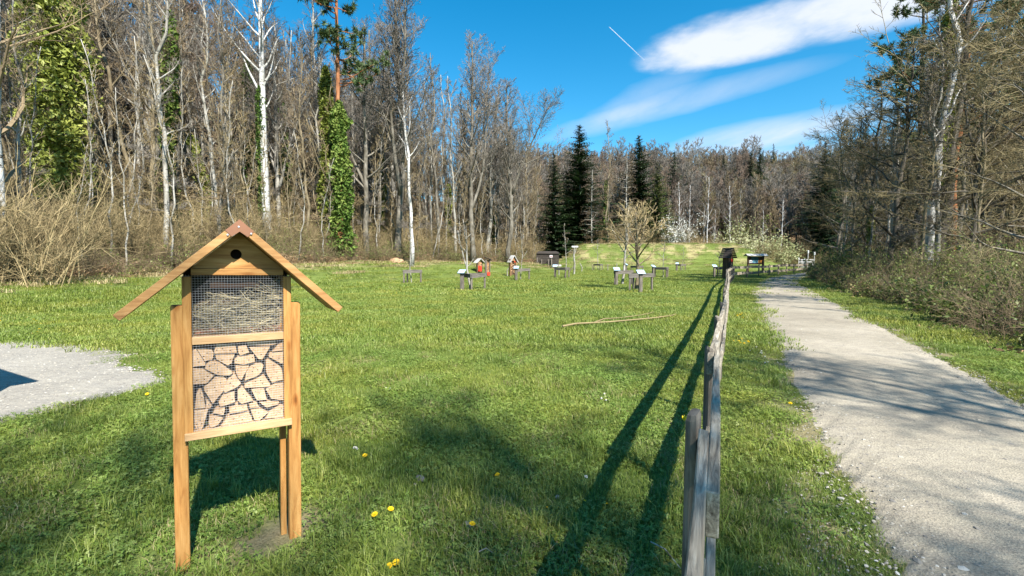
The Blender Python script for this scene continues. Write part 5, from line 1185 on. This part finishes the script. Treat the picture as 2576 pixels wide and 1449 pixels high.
    MB().box((.16, -.165, h * .60), (.28, .02, .22)).build('red_panel', 'red', e); dr = MB().box((-.14, -.17, h * .42), (.26, .03, .55)).build('door', 'dark_wood', e); MB().box((-.05, -.195, h * .42), (.02, .02, .08)).build('handle', 'zinc', dr)
    for i in range(6): m = MB(); a, z = rng.uniform(.02, .28), rng.uniform(h * .3, h * .5); m.tube([(a, -.15, z), (a, -.18, z)], [.05, .05], 7); m.build('log', 'log_end', e)
    # info board
    d = 51.; x = gx(1900, d); e = empty('info_board', (x, d, Hs(x, d)), .12); h = topz(640, d) - Hs(x, d); tag(e, 'roofed information board with printed panel behind the plank fence', 'info board')
    for s in (-1, 1): MB().box((s * .88, 0, h * .46), (.17, .17, h * .96)).build('post', 'brown_wood', e)
    MB().box((0, .05, h * .68), (1.59, .05, h * .42)).build('back_board', 'brown_wood', e)
    for s in (-1, 1): MB().box((0, s * .21, h - .06), (2.4, .46, .05), rot('X', s * -.5)).build('roof_board', 'pale_roof', e)
    pz = h * .62
    for x0, x1, z0, z1, m in ((-.76, -.36, pz - .17, pz + .15, 'white'), (-.36, .30, pz - .17, pz + .15, 'cyan_print'), (.30, .74, pz - .17, pz + .15, 'orange_print'), (-.55, .30, pz + .16, pz + .50, 'teal_print')):
        MB().box(((x0 + x1) / 2, .012, (z0 + z1) / 2), (x1 - x0 - .004, .02, z1 - z0 - .004)).build('print', m, e)
    MB().box((-.56, -.002, pz), (.28, .008, .05)).build('print_line', 'ink', e)
    # white bridge railing and lamp far behind
    d = 76.; x0, x1 = gx(2008, d), gx(2052, d); e = empty('white_railing', (x0, d, Hs(x0, d))); tag(e, 'white metal railing far away where the path ends', 'railing'); z0 = topz(668, d) - Hs(x0, d); z1 = topz(653, d) - Hs(x0, d); n = 12
    for i in range(n + 1): MB().box(((x1 - x0) * i / n, .05 * i, (z1 - .3) / 2), (.035, .035, z1 + .3)).build('post', 'white', e)
    for z in (z1, (z0 + z1) / 2 + .1, z0 + .1): m = MB(); m.tube([(0, 0, z), (x1 - x0, .6, z)], [.035, .035], 6); m.build('rail', 'white', e)
    for i in (0, 4): m = MB(); m.tube([((x1 - x0) * i / n, 0, z1), ((x1 - x0) * i / n, 0, z1 + .2), ((x1 - x0) * i / n, 0, z1 + .32)], [.05, .09, .03], 8); m.build('post_cap', 'white', e)
    for u, v, lb in ((2031, 630, 'white lamp post beside the far railing'), (2047, 634, 'second thinner lamp post right of the white one')):
        x = gx(u, d - 1); hz = Hs(x, d - 1); h = topz(v, d - 1) - hz; e = empty('lamp_post', (x, d - 1, hz)); tag(e, lb, 'lamp post'); m = MB(); m.tube([(0, 0, -.2), (0, 0, h - .5)], [.04, .035], 8); m.build('pole', 'white', e); m = MB(); m.tube([(0, 0, h - .55), (0, 0, h - .45), (0, 0, h - .05), (0, 0, h)], [.05, .11, .13, .06], 10); m.build('lamp_head', 'white', e)
    # earth heap at the wood's edge
    d = 38.; x = gx(998, d); bm = bmesh.new(); bmesh.ops.create_icosphere(bm, subdivisions=3, radius=1)
    for v in bm.verts: v.co = Vector((v.co.x * .6, v.co.y * .5, v.co.z * .32)) * (1 + .35 * (rng.random() - .5))
    o = from_bm('earth_heap', bm, ['clay'], None); o.location = (x, d, Hs(x, d) + .05); tag(o, 'small reddish earth heap at the edge of the left wood', 'earth heap')
    # shelter outside the picture on the left, whose roof corner shades the gravel
    tip = np.array([-5.04, 4.03]); d1 = np.array([-.88, .475]); d2 = np.array([-.475, -.88]); c = tip + d1 * 1.0 + d2 * .8; e = empty('small_shelter', (*c, 0), math.atan2(d1[1], d1[0])); tag(e, 'small wooden roofed shelter left of the gravel patch, outside the photo', 'shelter')
    for s in (-1, 1):
        for t in (-1, 1): MB().box((s * .8, t * .6, 1.10), (.10, .10, 2.26)).build('post', 'lumber_v', e)
    MB().box((0, 0, 2.28), (2.0, 1.6, .06)).build('roof_board', 'lumber_h', e)
build_small()

# ------------------------------------------------------------------ small things on the grass
def build_bits():
    rng = np.random.default_rng(19)
    # fallen branch
    P0 = [(1415, 831), (1450, 826), (1530, 818), (1605, 812), (1650, 810), (1690, 801), (1700, 797)]; P1 = [(1492, 822), (1520, 813), (1560, 807), (1610, 801), (1638, 797), (1645, 791)]
    o0 = np.array([*G(1415, 831), 0]); e = empty('fallen_branch', (o0[0], o0[1], Hs(o0[0], o0[1])))
    for P, r, nm in ((P0, .024, 'stem'), (P1, .017, 'side_branch')):
        Q = np.array([[*G(u, v), .085 + .02 * math.sin(i * 2)] for i, (u, v) in enumerate(P)]) - (o0[0], o0[1], 0); m = MB(); m.tube(Q, np.linspace(r, r * .35, len(Q)), 6); m.build(nm, 'twig_tan', e)
    for (u, v, w) in ((1632, 811, .5), (1662, 806, .5), (1560, 814, -.25)):
        a = np.array([*G(u, v), .06]) - (o0[0], o0[1], 0); m = MB(); m.tube([a, a + (.05, w * .5, .05 if w > 0 else -.03), a + (.12, w, .06 if w > 0 else -.03)], [.007, .006, .003], 4); m.build('twig', 'bark_tan', e)
    tag(e, 'long forked fallen branch lying on the grass left of the fence', 'branch')
    # stones
    for u, v, s, lb in [(1058, 1207, .035, 'pale stone lying in the grass right of the hotel shadow'), (1045, 1219, .014, 'small white pebble beside the pale stone'), (1402, 1252, .02, 'small pale stone in the grass before the fence shadow'), (1180, 1325, .03, 'flat grey-brown stone half hidden in foreground grass')]:
        me = rock_mesh(int(u), 'stone', .7); o = put('stone', me); x, y = G(u, v); o.location = (x, y, Hs(x, y) + s * .35); o.scale = (s,) * 3; o.rotation_euler = (0, 0, u); tag(o, lb, 'stone')
    # dandelions and daisies
    def flower(name, petal, r, hgt, n):
        e = empty(name, (0, 0, 0)); m = MB(); m.tube([(0, 0, -.02), (.004, 0, hgt * .5), (0, 0, hgt)], [.0022, .002, .002], 5); m.build('stem', 'stem', e)
        m = MB(); V = []; f = []
        for ring, (rr, dz) in enumerate(((1, 0), (.78, .004), (.5, .008))):
            for k in range(n):
                a = k * 6.283 / n + ring * .3; d = np.array([math.cos(a), math.sin(a), 0]); s = np.array([-d[1], d[0], 0]) * r * .2; b = len(V); c = np.array([0, 0, hgt + dz]); V += [c, c + d * r * rr * .7 - s + (0, 0, .003), c + d * r * rr + (0, 0, .001), c + d * r * rr * .7 + s + (0, 0, .003)]; f.append((b, b + 1, b + 2, b + 3))
        m.add(V, f); m.build('petals', petal, e)
        if petal == 'daisy': m = MB(); m.tube([(0, 0, hgt + .004), (0, 0, hgt + .010)], [r * .35, r * .2], 8); m.build('flower_eye', 'dandelion', e)
        return e
    D = flower('dandelion', 'dandelion', .021, .06, 14); A = flower('daisy', 'daisy', .012, .045, 12); first = {'D': True, 'A': True}
    def pf(k, u, v, label, group, sc=1.0):
        src = D if k == 'D' else A; o = src if first[k] else copy_tree(src); first[k] = False; x, y = G(u, v)
        z = Hs(x, y)
        if abs(z) > .05:
            for _ in range(12): x, y = G(u, v, z); z = Hs(x, y)
        o.location = (x, y, z); o.rotation_euler = (rng.normal(.25, .15), rng.normal(0, .2), 0); o.scale = (sc,) * 3; tag(o, label, 'flower', group)
    for u, v, lb in [(980, 1300, 'large open dandelion in the centre foreground'), (948, 1312, 'small dandelion just left of the large open one'), (990, 1443, 'left dandelion of the pair at the bottom edge'), (1003, 1434, 'right dandelion of the pair at the bottom edge'), (919, 1160, 'dandelion right of the hotel shadow'), (1186, 1340, 'dandelion in the long tuft of grass, foreground centre'), (1987, 1026, 'lone dandelion on the left verge of the path'), (374, 1000, 'dandelion between the gravel patch and the hotel'), (1255, 1213, 'small yellow flower in the middle of the foreground lawn')]:
        pf('D', u, v, lb, 'dandelions in the meadow', 1.0)
    for u0, v0, su, sv, n, lb in [(70, 800, 60, 28, 16, 'dandelion on the bank left of the hotel roof'), (110, 838, 30, 10, 3, 'dandelion at the upper rim of the gravel patch'), (1000, 728, 60, 16, 14, 'dandelion in the patch before the leftmost tree guard'), (300, 745, 60, 14, 8, 'dandelion on the bank left of the hotel roof'), (1862, 792, 14, 10, 10, 'dandelion in the clump between fence and path'), (1872, 850, 22, 22, 8, 'dandelion in the clump between fence and path'), (1310, 708, 90, 10, 14, 'dandelion near the small insect houses'), (1560, 705, 120, 10, 8, 'dandelion near the guarded fruit trees'), (1430, 1265, 90, 45, 10, 'tiny yellow flower in the foreground clover left of the fence shadow')]:
        for _ in range(n): pf('D', u0 + rng.normal(0, su * .6), v0 + abs(rng.normal(0, sv * .7)), lb, 'dandelions in the meadow', rng.uniform(.75, 1.25) if 'tiny' not in lb else .35)
    for u0, v0, su, sv, n, lb in [(902, 1140, 8, 5, 3, 'daisy right of the hotel shadow'), (1905, 900, 22, 18, 9, 'daisy on the verge between fence and path'), (1525, 1000, 20, 20, 3, 'daisy on the sunlit lawn left of the fence shadow'), (1465, 1210, 5, 3, 1, 'single white daisy in the centre foreground'), (985, 985, 6, 3, 3, 'daisy in the cluster right of the hotel roof end')]:
        for _ in range(n): pf('A', u0 + rng.normal(0, su * .6), v0 + rng.normal(0, sv * .6), lb, 'daisies in the meadow', rng.uniform(.8, 1.2))
    # dry twigs near the fence
    for (a, b, lb) in [((1636, 1380), (1712, 1440), 'thin pale dry twig lying at the fence foot'), ((1200, 1408), (1246, 1404), 'short pale stick in the foreground grass')]:
        p, q = np.array([*G(*a), .05]), np.array([*G(*b), .03]); m = MB(); m.tube([p - p, (q - p) * .5 + (0, 0, .03), q - p], [.004, .0035, .002], 5); o = m.build('dry_twig', 'bark_pale'); o.location = p + (0, 0, Hs(p[0], p[1]) - .01); tag(o, lb, 'twig')
    # contrail, high up and far away
    a = at(1533, 68, 1.0); b = at(1622, 152, 1.0); R_ = 5200.; n = 14; Q = []
    for i in range(n + 1):
        t = i / n; d = np.array([a[0] + (b[0] - a[0]) * t, 1.0, a[2] - CAMH + (b[2] - a[2]) * t]); Q.append(d * R_)
    Q = np.array(Q); o0 = Q[0].copy(); m = MB(); m.tube(Q - o0, np.linspace(2.8, 5.5, n + 1) * np.linspace(1, .75, n + 1), 6); o = m.build('contrail', contrail_mat()); o.location = o0; tag(o, 'thin white aircraft contrail in the blue sky left of the cloud', 'contrail')
def contrail_mat():
    m, nt, N, L, b = new_mat('contrail_ice'); tr = N.new('ShaderNodeBsdfTransparent'); ms = N.new('ShaderNodeMixShader'); b.inputs['Base Color'].default_value = (.9, .9, .9, 1); b.inputs['Roughness'].default_value = 1
    tc = N.new('ShaderNodeTexCoord'); sx = N.new('ShaderNodeSeparateXYZ'); L.new(tc.outputs['Generated'], sx.inputs[0]); r = ramp(N, [(0, (.55,) * 3), (.6, (.3,) * 3), (1, (.06,) * 3)]); L.new(sx.outputs[0], r.inputs[0]); L.new(r.outputs[0], ms.inputs[0])
    L.new(tr.outputs[0], ms.inputs[1]); L.new(b.outputs[0], ms.inputs[2]); L.new(ms.outputs[0], N['Material Output'].inputs[0]); return m
build_bits()
